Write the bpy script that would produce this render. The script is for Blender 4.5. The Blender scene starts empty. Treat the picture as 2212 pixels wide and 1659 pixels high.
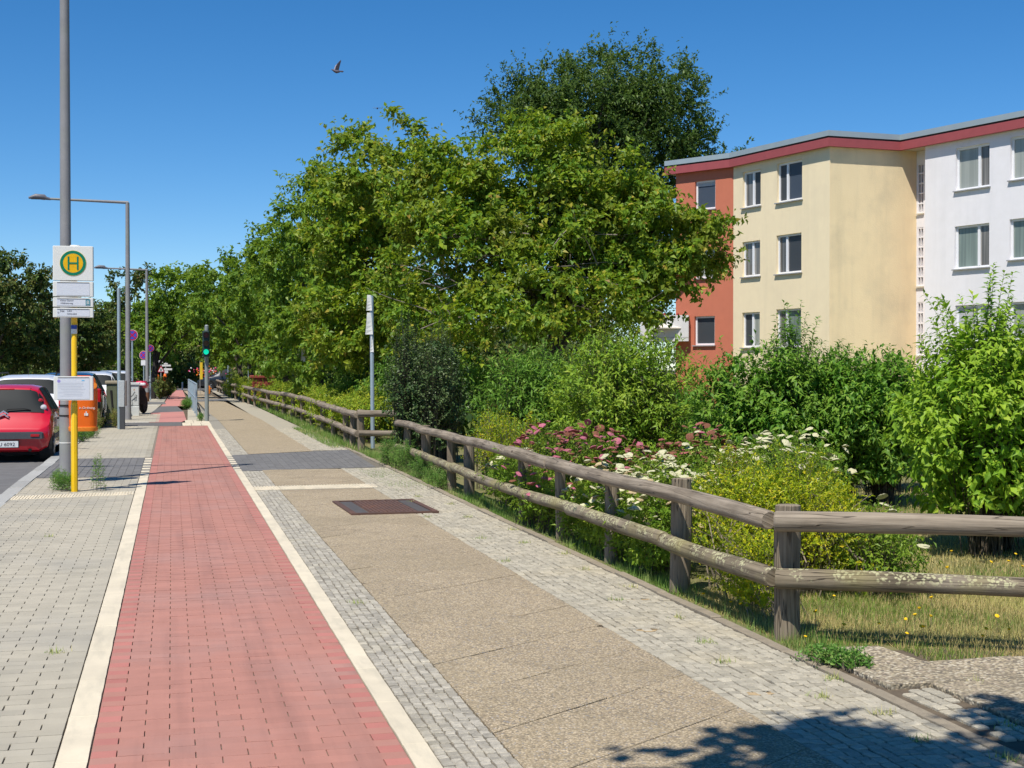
import bpy, math, random
import numpy as np
from mathutils import Vector, Matrix
sc = bpy.context.scene
COL = sc.collection
R = math.radians
rnd = random.Random(7)
NP = np.random.default_rng(11)

# ---------------------------------------------------------------- camera, sky, sun, exposure
cam_d = bpy.data.cameras.new('camera'); cam = bpy.data.objects.new('camera', cam_d); COL.objects.link(cam)
cam.location = (0, 0, 1.57); cam.rotation_euler = (R(90 - 0.697), 0, R(-13.765))
cam_d.sensor_width = 36.0; cam_d.lens = 36.0 * 3000 / 2212
cam_d.clip_start = 0.05; cam_d.clip_end = 2000
sc.camera = cam
SUN_AZ, SUN_EL = 222.0, 59.5          # direction the light comes from, clockwise from +Y
w = bpy.data.worlds.new('World'); sc.world = w; w.use_nodes = True
wt = w.node_tree; bg = wt.nodes['Background']
sky = wt.nodes.new('ShaderNodeTexSky'); sky.sky_type = 'NISHITA'; sky.sun_disc = False
sky.sun_elevation = R(SUN_EL); sky.sun_rotation = R(SUN_AZ)
sky.altitude = 2500; sky.air_density = 1.0; sky.dust_density = 0.0; sky.ozone_density = 4.0
hs = wt.nodes.new('ShaderNodeHueSaturation'); hs.inputs['Saturation'].default_value = 1.3
wt.links.new(sky.outputs[0], hs.inputs['Color']); wt.links.new(hs.outputs[0], bg.inputs[0]); bg.inputs[1].default_value = 0.105
sd = bpy.data.lights.new('sun', 'SUN'); sd.energy = 4.7; sd.angle = R(0.53); sd.color = (1.0, 0.955, 0.88)
sun = bpy.data.objects.new('sun', sd); COL.objects.link(sun)
_h = math.cos(R(SUN_EL))
sun.rotation_euler = Vector((-math.sin(R(SUN_AZ)) * _h, -math.cos(R(SUN_AZ)) * _h, -math.sin(R(SUN_EL)))).to_track_quat('-Z', 'Y').to_euler()
sun.location = (-10, -10, 30)
sc.view_settings.view_transform = 'Standard'; sc.view_settings.look = 'None'
sc.view_settings.exposure = 0.30; sc.view_settings.gamma = 1.0; sc.view_settings.use_curve_mapping = False
sc.cycles.max_bounces = 6; sc.cycles.transparent_max_bounces = 8
sc.cycles.sample_clamp_indirect = 6.0

# ---------------------------------------------------------------- materials
MATS = {}
def _new(name):
    m = bpy.data.materials.new(name); m.use_nodes = True; nt = m.node_tree
    return m, nt, nt.nodes['Principled BSDF']
def _ramp(nt, stops):
    r = nt.nodes.new('ShaderNodeValToRGB'); e = r.color_ramp.elements
    while len(e) < len(stops): e.new(0.5)
    for q, (p, c) in zip(e, stops): q.position = p; q.color = (*c, 1)
    return r
def _math(nt, op, a, b=None):
    n = nt.nodes.new('ShaderNodeMath'); n.operation = op
    for i, v in enumerate((a, b)):
        if v is None: continue
        if isinstance(v, (int, float)): n.inputs[i].default_value = v
        else: nt.links.new(v, n.inputs[i])
    return n.outputs[0]
def _noise(nt, vec, scale, detail=4, rough=.55):
    n = nt.nodes.new('ShaderNodeTexNoise'); n.inputs['Scale'].default_value = scale
    n.inputs['Detail'].default_value = detail; n.inputs['Roughness'].default_value = rough
    nt.links.new(vec, n.inputs['Vector']); return n.outputs['Fac']
def _mix(nt, fac, a, b, mode='MIX'):
    n = nt.nodes.new('ShaderNodeMix'); n.data_type = 'RGBA'; n.blend_type = mode
    for s, v in (('Factor', fac),):
        if isinstance(v, (int, float)): n.inputs[0].default_value = v
        else: nt.links.new(v, n.inputs[0])
    for idx, v in ((6, a), (7, b)):
        if isinstance(v, tuple): n.inputs[idx].default_value = (*v, 1)
        else: nt.links.new(v, n.inputs[idx])
    return n.outputs[2]
def _maprange(nt, v, a, b, c=0.0, d=1.0):
    n = nt.nodes.new('ShaderNodeMapRange'); nt.links.new(v, n.inputs[0])
    for i, x in enumerate((a, b, c, d)): n.inputs[i + 1].default_value = x
    return n.outputs[0]
def _rnd(nt):
    oi = nt.nodes.new('ShaderNodeObjectInfo'); at = nt.nodes.new('ShaderNodeAttribute'); at.attribute_name = 'rnd'
    return _math(nt, 'FRACT', _math(nt, 'ADD', oi.outputs['Random'], at.outputs['Fac']))

def pmat(name, a, b=None, rough=.75, scale=30., jit=.0, bump=.0, bscale=None, metal=0., spec=.35, stain=None, stain_s=.9, stain_amt=.4, coat=0., fine=None, fine_amt=.3, streak=None):
    """two-tone noise colour, per-piece brightness jitter, large stains, fine speckle and bump"""
    if name in MATS: return MATS[name]
    m, nt, p = _new(name); L = nt.links
    pos = nt.nodes.new('ShaderNodeNewGeometry').outputs['Position']
    col = None
    if b is None: b = tuple(x * .82 for x in a)
    f = _maprange(nt, _noise(nt, pos, scale), .3, .7)
    col = _mix(nt, f, a, b)
    if fine:
        g = _maprange(nt, _noise(nt, pos, fine, 2), .38, .66)
        col = _mix(nt, _math(nt, 'MULTIPLY', g, fine_amt), col, tuple(x * .35 for x in a))
    if stain:
        g = _maprange(nt, _noise(nt, pos, stain_s, 5, .62), .48, .72)
        col = _mix(nt, _math(nt, 'MULTIPLY', g, stain_amt), col, stain)
    if streak:
        mp = nt.nodes.new('ShaderNodeMapping'); mp.inputs['Scale'].default_value = streak[:3]; L.new(pos, mp.inputs[0])
        g = _maprange(nt, _noise(nt, mp.outputs[0], 1.0, 5, .62), .48, .68)
        col = _mix(nt, _math(nt, 'MULTIPLY', g, streak[3]), col, _mix(nt, 1., col, (.72, .74, .76), 'MULTIPLY'))
    if jit:
        h = nt.nodes.new('ShaderNodeHueSaturation'); L.new(col, h.inputs['Color'])
        L.new(_maprange(nt, _rnd(nt), 0, 1, 1 - jit, 1 + jit), h.inputs['Value']); col = h.outputs[0]
    L.new(col, p.inputs['Base Color'])
    p.inputs['Roughness'].default_value = rough; p.inputs['Metallic'].default_value = metal
    p.inputs['Specular IOR Level'].default_value = spec; p.inputs['Coat Weight'].default_value = coat
    if bump:
        bn = nt.nodes.new('ShaderNodeBump'); bn.inputs['Strength'].default_value = bump; bn.inputs['Distance'].default_value = .01
        L.new(_noise(nt, pos, bscale or scale * 2), bn.inputs['Height']); L.new(bn.outputs[0], p.inputs['Normal'])
    MATS[name] = m; return m

def agg(name, stops, scale, rough=.9, bump=.4, stain=(.2, .16, .11), stain_amt=.35, jit=.06):
    """exposed aggregate: voronoi grains coloured one by one"""
    m, nt, p = _new(name); L = nt.links
    pos = nt.nodes.new('ShaderNodeNewGeometry').outputs['Position']
    vo = nt.nodes.new('ShaderNodeTexVoronoi'); vo.inputs['Scale'].default_value = scale; L.new(pos, vo.inputs['Vector'])
    sp = nt.nodes.new('ShaderNodeSeparateColor'); L.new(vo.outputs['Color'], sp.inputs[0])
    r = _ramp(nt, stops); r.color_ramp.interpolation = 'CONSTANT'; L.new(sp.outputs[0], r.inputs[0])
    col = r.outputs[0]
    e = _maprange(nt, vo.outputs['Distance'], .35, .75)
    col = _mix(nt, _math(nt, 'MULTIPLY', e, .75), col, tuple(x * .8 for x in stain))
    g = _maprange(nt, _noise(nt, pos, .8, 7, .68), .42, .68)
    col = _mix(nt, _math(nt, 'MULTIPLY', g, stain_amt), col, stain)
    g2 = _maprange(nt, _noise(nt, pos, 3.1, 5, .6), .56, .70)
    col = _mix(nt, _math(nt, 'MULTIPLY', g2, .35), col, tuple(x * .62 for x in stain))
    h = nt.nodes.new('ShaderNodeHueSaturation'); L.new(col, h.inputs['Color'])
    L.new(_maprange(nt, _rnd(nt), 0, 1, 1 - jit, 1 + jit), h.inputs['Value']); L.new(h.outputs[0], p.inputs['Base Color'])
    p.inputs['Roughness'].default_value = rough; p.inputs['Specular IOR Level'].default_value = .25
    bn = nt.nodes.new('ShaderNodeBump'); bn.inputs['Strength'].default_value = bump; bn.inputs['Distance'].default_value = .006
    L.new(_math(nt, 'SUBTRACT', 1., vo.outputs['Distance']), bn.inputs['Height']); L.new(bn.outputs[0], p.inputs['Normal'])
    MATS[name] = m; return m

def leafmat(name, stops, trans=(.30, .42, .05), tw=.32, rough=.48, spec=.28, gain=1.95):
    m, nt, p = _new(name); L = nt.links
    stops = [(p_, tuple(x * gain for x in c_)) for p_, c_ in stops]
    r = _ramp(nt, stops); L.new(_rnd(nt), r.inputs[0])
    pos = nt.nodes.new('ShaderNodeNewGeometry').outputs['Position']
    col = _mix(nt, _math(nt, 'MULTIPLY', _maprange(nt, _noise(nt, pos, 1.3, 3), .45, .7), .35), r.outputs[0], stops[-1][1])
    L.new(col, p.inputs['Base Color']); p.inputs['Roughness'].default_value = rough; p.inputs['Specular IOR Level'].default_value = spec
    t = nt.nodes.new('ShaderNodeBsdfTranslucent')
    tc = _mix(nt, .6, col, trans)
    L.new(tc, t.inputs['Color'])
    mx = nt.nodes.new('ShaderNodeMixShader'); mx.inputs[0].default_value = tw
    L.new(p.outputs[0], mx.inputs[1]); L.new(t.outputs[0], mx.inputs[2])
    L.new(mx.outputs[0], nt.nodes['Material Output'].inputs['Surface'])
    MATS[name] = m; return m

def woodmat(name, a, b, lichen=0., moss=(.30, .27, .12)):
    m, nt, p = _new(name); L = nt.links
    uv = nt.nodes.new('ShaderNodeUVMap').outputs[0]; geo = nt.nodes.new('ShaderNodeNewGeometry')
    mp = nt.nodes.new('ShaderNodeMapping'); mp.inputs['Scale'].default_value = (1.6, 34, 1); L.new(uv, mp.inputs[0])
    oi = nt.nodes.new('ShaderNodeObjectInfo'); va = nt.nodes.new('ShaderNodeVectorMath'); L.new(mp.outputs[0], va.inputs[0])
    cb = nt.nodes.new('ShaderNodeCombineXYZ'); L.new(_math(nt, 'MULTIPLY', oi.outputs['Random'], 50.), cb.inputs[0]); L.new(cb.outputs[0], va.inputs[1])
    n1 = _noise(nt, va.outputs[0], 1.0, 6, .6)
    col = _mix(nt, _maprange(nt, n1, .36, .64), a, tuple(x * .8 for x in b))
    n2 = _noise(nt, geo.outputs['Position'], 3.0, 4)
    col = _mix(nt, _math(nt, 'MULTIPLY', _maprange(nt, n2, .45, .7), .5), col, tuple(x * .55 for x in b))
    mp2 = nt.nodes.new('ShaderNodeMapping'); mp2.inputs['Scale'].default_value = (.7, 16, 1); L.new(va.outputs[0], mp2.inputs[0]); mp2.inputs['Scale'].default_value = (.8, .7, 1)
    cr = _noise(nt, mp2.outputs[0], .8, 2, .4)
    crack = _maprange(nt, _math(nt, 'ABSOLUTE', _math(nt, 'SUBTRACT', cr, .5)), .009, .003)
    col = _mix(nt, _math(nt, 'MULTIPLY', crack, .72), col, (.022, .016, .012))
    kv = nt.nodes.new('ShaderNodeTexVoronoi'); kv.inputs['Scale'].default_value = 1.0
    mp3 = nt.nodes.new('ShaderNodeMapping'); mp3.inputs['Scale'].default_value = (2.2, 5.5, 1); L.new(uv, mp3.inputs[0]); va3 = nt.nodes.new('ShaderNodeVectorMath'); L.new(mp3.outputs[0], va3.inputs[0]); L.new(cb.outputs[0], va3.inputs[1]); L.new(va3.outputs[0], kv.inputs['Vector'])
    kn = _maprange(nt, kv.outputs['Distance'], .10, .055); col = _mix(nt, _math(nt, 'MULTIPLY', kn, .8), col, (.06, .04, .025))
    fp_ = _math(nt, 'MULTIPLY', _maprange(nt, _noise(nt, geo.outputs['Position'], 1.4, 3), .5, .68), .35); col = _mix(nt, fp_, col, (.36, .31, .25))
    if lichen:
        vo = nt.nodes.new('ShaderNodeTexVoronoi'); vo.inputs['Scale'].default_value = 48
        dn = nt.nodes.new('ShaderNodeTexNoise'); dn.inputs['Scale'].default_value = 30; dn.inputs['Detail'].default_value = 3; L.new(geo.outputs['Position'], dn.inputs['Vector'])
        dv = nt.nodes.new('ShaderNodeVectorMath'); dv.operation = 'MULTIPLY_ADD'; L.new(dn.outputs['Color'], dv.inputs[0]); dv.inputs[1].default_value = (.035, .035, .035); L.new(geo.outputs['Position'], dv.inputs[2]); L.new(dv.outputs[0], vo.inputs['Vector'])
        sz = nt.nodes.new('ShaderNodeSeparateXYZ'); L.new(geo.outputs['Normal'], sz.inputs[0])
        msk = _math(nt, 'MULTIPLY', _maprange(nt, vo.outputs['Distance'], .52, .40), _maprange(nt, _noise(nt, geo.outputs['Position'], 6., 3), .46, .54))
        msk = _math(nt, 'MULTIPLY', msk, _maprange(nt, sz.outputs[2], -.2, .35))
        col = _mix(nt, _math(nt, 'MULTIPLY', msk, lichen), col, (.46, .44, .26))
        ms2 = _math(nt, 'MULTIPLY', _maprange(nt, _noise(nt, geo.outputs['Position'], 2.2, 4), .48, .66), .6)
        col = _mix(nt, ms2, col, moss)
    L.new(col, p.inputs['Base Color']); p.inputs['Roughness'].default_value = .82; p.inputs['Specular IOR Level'].default_value = .2
    bn = nt.nodes.new('ShaderNodeBump'); bn.inputs['Strength'].default_value = .9; bn.inputs['Distance'].default_value = .006
    L.new(_math(nt, 'SUBTRACT', n1, crack), bn.inputs['Height']); L.new(bn.outputs[0], p.inputs['Normal'])
    MATS[name] = m; return m

def glassmat(name, tint, rough=.03, folds=0., spec=.45):
    m, nt, p = _new(name); p.inputs['Base Color'].default_value = (*tint, 1)
    if folds:
        mp = nt.nodes.new('ShaderNodeMapping'); mp.inputs['Scale'].default_value = (9, 9, .25); nt.links.new(nt.nodes.new('ShaderNodeNewGeometry').outputs['Position'], mp.inputs[0])
        nt.links.new(_mix(nt, _maprange(nt, _noise(nt, mp.outputs[0], 1.0, 2), .35, .65), tuple(x * folds for x in tint), tint), p.inputs['Base Color']); p.inputs['Roughness'].default_value = rough
    p.inputs['Specular IOR Level'].default_value = spec
    pos = nt.nodes.new('ShaderNodeNewGeometry').outputs['Position']
    bn = nt.nodes.new('ShaderNodeBump'); bn.inputs['Strength'].default_value = .05; bn.inputs['Distance'].default_value = .02
    nt.links.new(_noise(nt, pos, 2.2, 2), bn.inputs['Height']); nt.links.new(bn.outputs[0], p.inputs['Normal'])
    MATS[name] = m; return m
def emitmat(name, c, s):
    m, nt, p = _new(name); p.inputs['Base Color'].default_value = (*c, 1)
    p.inputs['Emission Color'].default_value = (*c, 1); p.inputs['Emission Strength'].default_value = s
    MATS[name] = m; return m

# ---------------------------------------------------------------- mesh helpers
def tag(o, label=None, cat=None, group=None, kind=None):
    if label: o['label'] = label
    if cat: o['category'] = cat
    if group: o['group'] = group
    if kind: o['kind'] = kind
    return o
def thing(name, label, cat, loc=(0, 0, 0), rz=0., group=None):
    o = bpy.data.objects.new(name, None); COL.objects.link(o); o.location = loc; o.rotation_euler = (0, 0, rz)
    o.empty_display_size = .2
    return tag(o, label, cat, group)
def link(name, me, parent=None, loc=(0, 0, 0), rot=(0, 0, 0), scale=None):
    o = bpy.data.objects.new(name, me); COL.objects.link(o); o.parent = parent; o.location = loc; o.rotation_euler = rot
    if scale is not None: o.scale = scale
    return o
def bulk_mesh(name, V, F, mats, r=None, smooth=False, mi=None):
    V = np.asarray(V, dtype=np.float32).reshape(-1, 3); F = np.asarray(F, dtype=np.int32); k = F.shape[1]; n = len(F)
    me = bpy.data.meshes.new(name)
    me.vertices.add(len(V)); me.vertices.foreach_set('co', V.ravel())
    me.loops.add(n * k); me.loops.foreach_set('vertex_index', F.ravel())
    me.polygons.add(n); me.polygons.foreach_set('loop_start', np.arange(0, n * k, k, dtype=np.int32))
    for m in (mats if isinstance(mats, (list, tuple)) else [mats]): me.materials.append(m)
    if mi is not None: me.polygons.foreach_set('material_index', np.asarray(mi, dtype=np.int32))
    me.update(calc_edges=True)
    if r is not None:
        a = me.attributes.new('rnd', 'FLOAT', 'FACE'); a.data.foreach_set('value', np.asarray(r, dtype=np.float32))
    me.polygons.foreach_set('use_smooth', np.full(n, smooth, dtype=bool))
    return me
class MB:
    def __init__(s): s.v = []; s.f = []; s.m = []; s.r = []
    def add(s, V, F, mi=0, M=None, r=0.):
        o = len(s.v)
        for p in V:
            p = Vector(p); s.v.append(M @ p if M is not None else p)
        for q in F: s.f.append(tuple(i + o for i in q)); s.m.append(mi); s.r.append(r)
        return s
    def box(s, c, d, mi=0, M=None, rz=0., r=0.):
        x, y, z = (q / 2 for q in d)
        V = [(sx * x, sy * y, sz * z) for sz in (-1, 1) for sy in (-1, 1) for sx in (-1, 1)]
        T = Matrix.Translation(c) @ Matrix.Rotation(rz, 4, 'Z'); T = M @ T if M is not None else T
        return s.add(V, [(0, 2, 3, 1), (4, 5, 7, 6), (0, 1, 5, 4), (2, 6, 7, 3), (0, 4, 6, 2), (1, 3, 7, 5)], mi, T, r)
    def bbox(s, c, d, b=.01, mi=0, M=None, rz=0.):
        """box with bevelled vertical edges and top"""
        x, y = d[0] / 2, d[1] / 2
        P = [(-x + b, -y), (x - b, -y), (x, -y + b), (x, y - b), (x - b, y), (-x + b, y), (-x, y - b), (-x, -y + b)]
        T = Matrix.Translation(c) @ Matrix.Rotation(rz, 4, 'Z'); T = M @ T if M is not None else T
        return s.prism(P, -d[2] / 2, d[2] / 2, b, mi, T)
    def prism(s, P, z0, z1, ch=0., mi=0, M=None, r=0., bottom=True):
        n = len(P); cx = sum(p[0] for p in P) / n; cy = sum(p[1] for p in P) / n
        V = [(p[0], p[1], z0) for p in P] + [(p[0], p[1], z1 - ch) for p in P]; rings = 2
        if ch:
            for p in P:
                dx, dy = cx - p[0], cy - p[1]; l = math.hypot(dx, dy) or 1
                V.append((p[0] + dx / l * ch * 1.3, p[1] + dy / l * ch * 1.3, z1))
            rings = 3
        F = [(k * n + i, k * n + (i + 1) % n, (k + 1) * n + (i + 1) % n, (k + 1) * n + i) for k in range(rings - 1) for i in range(n)]
        F.append(tuple((rings - 1) * n + i for i in range(n)))
        if bottom: F.append(tuple(reversed(range(n))))
        return s.add(V, F, mi, M, r)
    def tube(s, pts, rad, n=8, mi=0, cap=True, M=None):
        pts = [Vector(p) for p in pts]; V = []; F = []
        if isinstance(rad, (int, float)): rad = [rad] * len(pts)
        up = None
        for i, p in enumerate(pts):
            t = (pts[min(i + 1, len(pts) - 1)] - pts[max(i - 1, 0)]).normalized()
            if up is None: up = Vector((0, 0, 1)) if abs(t.z) < .9 else Vector((0, 1, 0))
            a = t.cross(up).normalized(); b = a.cross(t).normalized()
            if abs(t.dot(up)) < .98: up = b
            for k in range(n):
                q = 2 * math.pi * k / n; V.append(p + (a * math.cos(q) + b * math.sin(q)) * rad[i])
        for i in range(len(pts) - 1):
            for k in range(n): F.append((i * n + k, i * n + (k + 1) % n, (i + 1) * n + (k + 1) % n, (i + 1) * n + k))
        if cap: F.append(tuple(reversed(range(n)))); F.append(tuple((len(pts) - 1) * n + k for k in range(n)))
        return s.add(V, F, mi, M)
    def lathe(s, prof, n=16, mi=0, M=None):
        V = []; F = []
        for (r_, z) in prof:
            for k in range(n): q = 2 * math.pi * k / n; V.append((r_ * math.cos(q), r_ * math.sin(q), z))
        for i in range(len(prof) - 1):
            for k in range(n): F.append((i * n + k, i * n + (k + 1) % n, (i + 1) * n + (k + 1) % n, (i + 1) * n + k))
        F.append(tuple(reversed(range(n)))); F.append(tuple((len(prof) - 1) * n + k for k in range(n)))
        return s.add(V, F, mi, M)
    def mesh(s, name, mats, smooth=False):
        me = bpy.data.meshes.new(name); me.from_pydata([tuple(v) for v in s.v], [], s.f)
        for m in (mats if isinstance(mats, (list, tuple)) else [mats]): me.materials.append(m)
        me.polygons.foreach_set('material_index', s.m)
        if any(s.r):
            a = me.attributes.new('rnd', 'FLOAT', 'FACE'); a.data.foreach_set('value', s.r)
        if smooth:
            me.polygons.foreach_set('use_smooth', [True] * len(s.f)); me.set_sharp_from_angle(angle=R(38))
        me.update(); return me
    def build(s, name, mats, parent=None, smooth=False, loc=(0, 0, 0), rot=(0, 0, 0)):
        return link(name, s.mesh(name, mats, smooth), parent, loc, rot)
XZ = Matrix.Rotation(R(90), 4, 'X')     # turns the xy plane into the xz plane, facing -y
def text(name, body, size, m, parent, loc, rot=(R(90), 0, 0), align='LEFT', extrude=.0008):
    c = bpy.data.curves.new(name, 'FONT'); c.body = body; c.size = size; c.align_x = align; c.extrude = extrude; c.resolution_u = 3
    c.materials.append(m); q = bpy.data.objects.new(name, c)
    me = bpy.data.meshes.new_from_object(q); bpy.data.objects.remove(q); bpy.data.curves.remove(c)
    o = bpy.data.objects.new(name, me); COL.objects.link(o); o.parent = parent; o.location = loc; o.rotation_euler = rot
    return o
def log_mesh(name, p0, p1, r, m, seg=9, n=12, wob=.006, seed=0, taper=0., sag=0.):
    rg = random.Random(seed); p0 = Vector(p0); p1 = Vector(p1); d = p1 - p0; ln = d.length; t = d.normalized()
    up = Vector((0, 0, 1)) if abs(t.z) < .9 else Vector((0, 1, 0)); a = t.cross(up).normalized(); b = a.cross(t).normalized()
    ph = [rg.uniform(0, 6.28) for _ in range(4)]
    V = []; F = []; UV = []
    stations = [0, .004] + [i / seg for i in range(1, seg)] + [.996, 1]
    for i, u in enumerate(stations):
        rr = r * (1 - taper * u) * (1 + .035 * math.sin(ph[0] + u * 9) + rg.uniform(-.015, .015)) * (.86 if i in (0, len(stations) - 1) else 1)
        c = p0 + d * u + a * wob * math.sin(ph[1] + u * 5) + b * (wob * math.sin(ph[2] + u * 4) - sag * 4 * u * (1 - u))
        for k in range(n):
            q = 2 * math.pi * k / n; V.append(tuple(c + (a * math.cos(q) + b * math.sin(q)) * rr * (1 + .03 * math.sin(2 * q + ph[3]))))
    ns = len(stations)
    for i in range(ns - 1):
        for k in range(n):
            F.append((i * n + k, i * n + (k + 1) % n, (i + 1) * n + (k + 1) % n, (i + 1) * n + k))
            u0, u1 = stations[i] * ln, stations[i + 1] * ln; v0, v1 = k / n * 6.28 * r, (k + 1) / n * 6.28 * r
            UV += [(u0, v0), (u0, v1), (u1, v1), (u1, v0)]
    F.append(tuple(reversed(range(n)))); F.append(tuple((ns - 1) * n + k for k in range(n)))
    UV += [(.02 * math.cos(6.28 * k / n), .05 * math.sin(6.28 * k / n)) for k in range(2 * n)]
    me = bpy.data.meshes.new(name); me.from_pydata(V, [], F); me.materials.append(m)
    l = me.uv_layers.new(name='UVMap'); l.data.foreach_set('uv', [x for q in UV for x in q])
    me.polygons.foreach_set('use_smooth', [True] * len(F)); me.set_sharp_from_angle(angle=R(40)); me.update()
    return me

# ---------------------------------------------------------------- foliage helpers
def unit(a): return a / (np.linalg.norm(a, axis=-1, keepdims=True) + 1e-9)
def leaves(P, D, N, L, W, fold=.22, curl=.18, four=False, r=None):
    """leaf blades as folded quads (two or four triangles each)"""
    D = unit(D); S = unit(np.cross(D, N)); N = np.cross(S, D); n = len(P)
    L = np.broadcast_to(L, (n,))[:, None]; W = np.broadcast_to(W, (n,))[:, None]
    mid = P + D * L * .42; l = mid + S * W * .5 + N * fold * W; q = mid - S * W * .5 + N * fold * W; tip = P + D * L - N * curl * L
    if r is None: r = NP.random(n)
    if four:
        V = np.stack([P, l, tip, q, mid + N * .04 * L], 1).reshape(-1, 3); o = np.arange(n)[:, None, None] * 5
        F = (np.array([[0, 4, 1], [0, 3, 4], [4, 2, 1], [4, 3, 2]])[None] + o).reshape(-1, 3); k = 4
    else:
        V = np.stack([P, l, tip, q], 1).reshape(-1, 3); o = np.arange(n)[:, None, None] * 4
        F = (np.array([[0, 2, 1], [0, 3, 2]])[None] + o).reshape(-1, 3); k = 2
    return V, F, np.repeat(r, k)
def join(parts):
    V = []; F = []; r = []; o = 0
    for v, f, q in parts: V.append(v); F.append(f + o); r.append(q); o += len(v)
    return np.concatenate(V), np.concatenate(F), np.concatenate(r)
def rdir(n): return unit(NP.normal(size=(n, 3)))
def crown_leaves(ells, nblob, rb, nleaf, L, W, droop=.5, shell=.4, four=False, flat=.7):
    E = np.array(ells, dtype=float); vol = (E[:, 3] * E[:, 4] * E[:, 5]) ** .75; pick = NP.choice(len(E), nblob, p=vol / vol.sum())
    d = rdir(nblob); rr = NP.random(nblob) ** shell
    bc = E[pick, :3] + d * E[pick, 3:6] * rr[:, None] * .94
    br = rb * (.45 + 1.1 * NP.random(nblob) ** 1.3)
    cnt = NP.poisson(nleaf * np.clip((br / rb) ** 1.8, .2, 2.6)) + 4; idx = np.repeat(np.arange(nblob), cnt); n = len(idx)
    K = max(5, int(nleaf / 8)); ob = unit(bc - E[pick, :3])
    TD = rdir(nblob * K).reshape(nblob, K, 3) + ob[:, None] * .7; TD[..., 2] += .25; TD = unit(TD)
    TL = br[:, None] * (.55 + 1.0 * NP.random((nblob, K)) ** 1.5)
    tk = NP.integers(0, K, n); u = .2 + .85 * NP.random(n) ** .8
    ld = TD[idx, tk]; P = bc[idx] + ld * (TL[idx, tk] * u)[:, None] * np.array([1, 1, flat]) + rdir(n) * L * .35
    out = unit(P - E[pick[idx], :3])
    D = ld * .5 + rdir(n) * .8 + out * .1; D[:, 2] -= droop
    N = rdir(n) * .45 + ld * .45 + out * .35; N[:, 2] += .6
    s = (.5 + .85 * NP.random(n))
    return leaves(P, D, N, L * s, W * s, four=four), bc
def tree(name, label, ells, nblob, rb, nleaf, L, W, m, bark, base, tr=.16, limbs=9, group=None, droop=.5, cat='tree', shell=.4, flat=.7):
    root = thing(name, label, cat, (base[0], base[1], base[2] if len(base) > 2 else 0), 0, group); o = np.array(root.location)
    (V, F, r), bc = crown_leaves(ells, nblob, rb, nleaf, L, W, droop, shell, flat=flat)
    c = link('crown', bulk_mesh('crown', V - o, F, m, r), root); c['kind'] = 'stuff'
    mb = MB(); top = np.mean([e[:3] for e in ells[:2]], 0) - o; top[2] *= .92
    k = Vector((top[0] * .25, top[1] * .25, top[2] * .45))
    mb.tube([(0, 0, -.1), (0, 0, .15), tuple(k * .6), tuple(k), tuple(Vector(top))], [tr * 1.35, tr * 1.05, tr * .9, tr * .75, tr * .2], 9)
    sel = bc[NP.choice(len(bc), limbs, replace=False)] - o
    for q in sel:
        s = k.lerp(Vector(top), rnd.uniform(-.25, .5)); e = Vector(q); md = s.lerp(e, .5) + Vector((rnd.uniform(-.2, .2), rnd.uniform(-.2, .2), .25))
        mb.tube([s, md, e], [tr * .42, tr * .26, tr * .06], 6)
    mb.build('trunk', bark, root, True)
    return root
def stems(bases, n, ends_fn, nl, L, W, t0=.25, droop=.35, four=True, rs=.006, arch=.3, lvar=.35, tw=.9):
    """shoots curving from a base to end points, leaves in alternating pairs along each"""
    B = np.array([bases[i % len(bases)] for i in range(n)], dtype=float); B[:, :2] += NP.normal(size=(n, 2)) * .07
    Eb = np.array([bases[i % len(bases)] for i in range(n)], dtype=float); E = ends_fn(n, Eb)
    C = B * .45 + E * .55; C[:, 2] = B[:, 2] + (E[:, 2] - B[:, 2]) * (.5 + arch)
    C[:, :2] = B[:, :2] + (E[:, :2] - B[:, :2]) * (.5 - arch * .6)
    t = t0 + (1 - t0) * ((np.arange(nl) + .5 * NP.random((n, nl))) / nl) ** .75
    t = np.minimum(t, 1)[..., None]
    P = (1 - t) ** 2 * B[:, None] + 2 * t * (1 - t) * C[:, None] + t ** 2 * E[:, None]
    T = unit(2 * (1 - t) * (C - B)[:, None] + 2 * t * (E - C)[:, None])
    ph = NP.random((n, 1)) * 6.28 + np.arange(nl)[None] * 2.4 + NP.normal(size=(n, nl)) * .3
    ref = np.zeros_like(T); ref[..., 0] = 1.; A = unit(np.cross(T, ref)); Bv = np.cross(T, A)
    side = A * np.cos(ph)[..., None] + Bv * np.sin(ph)[..., None]
    D = side * tw + T * .55; D[..., 2] -= droop
    ctr = Eb[:, None] * 1.; ctr[..., 2] = .3; out = unit(P - ctr)
    N = T * .3 + out * .7 + NP.normal(size=T.shape) * .35; N[..., 2] += .55; D = D + out * .25
    s = (1 - lvar + 2 * lvar * NP.random((n, nl))) * (1.05 - .35 * t[..., 0])
    lv = leaves(P.reshape(-1, 3), D.reshape(-1, 3), N.reshape(-1, 3), (L * s).ravel(), (W * s).ravel(), four=four)
    # stems
    ts = np.linspace(0, 1, 5)[None, :, None]; Q = (1 - ts) ** 2 * B[:, None] + 2 * ts * (1 - ts) * C[:, None] + ts ** 2 * E[:, None]
    ang = np.arange(3) * 2.094; ring = np.stack([np.cos(ang), np.sin(ang), ang * 0], 1)
    rad = rs * np.array([1, .85, .65, .45, .15])
    V = (Q[:, :, None, :] + ring[None, None] * rad[None, :, None, None]).reshape(-1, 3)
    q = np.array([[i * 3 + k, i * 3 + (k + 1) % 3, (i + 1) * 3 + (k + 1) % 3, (i + 1) * 3 + k] for i in range(4) for k in range(3)])
    F = (q[None] + (np.arange(n) * 15)[:, None, None]).reshape(-1, 4)
    return lv, (V, F), E
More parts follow.
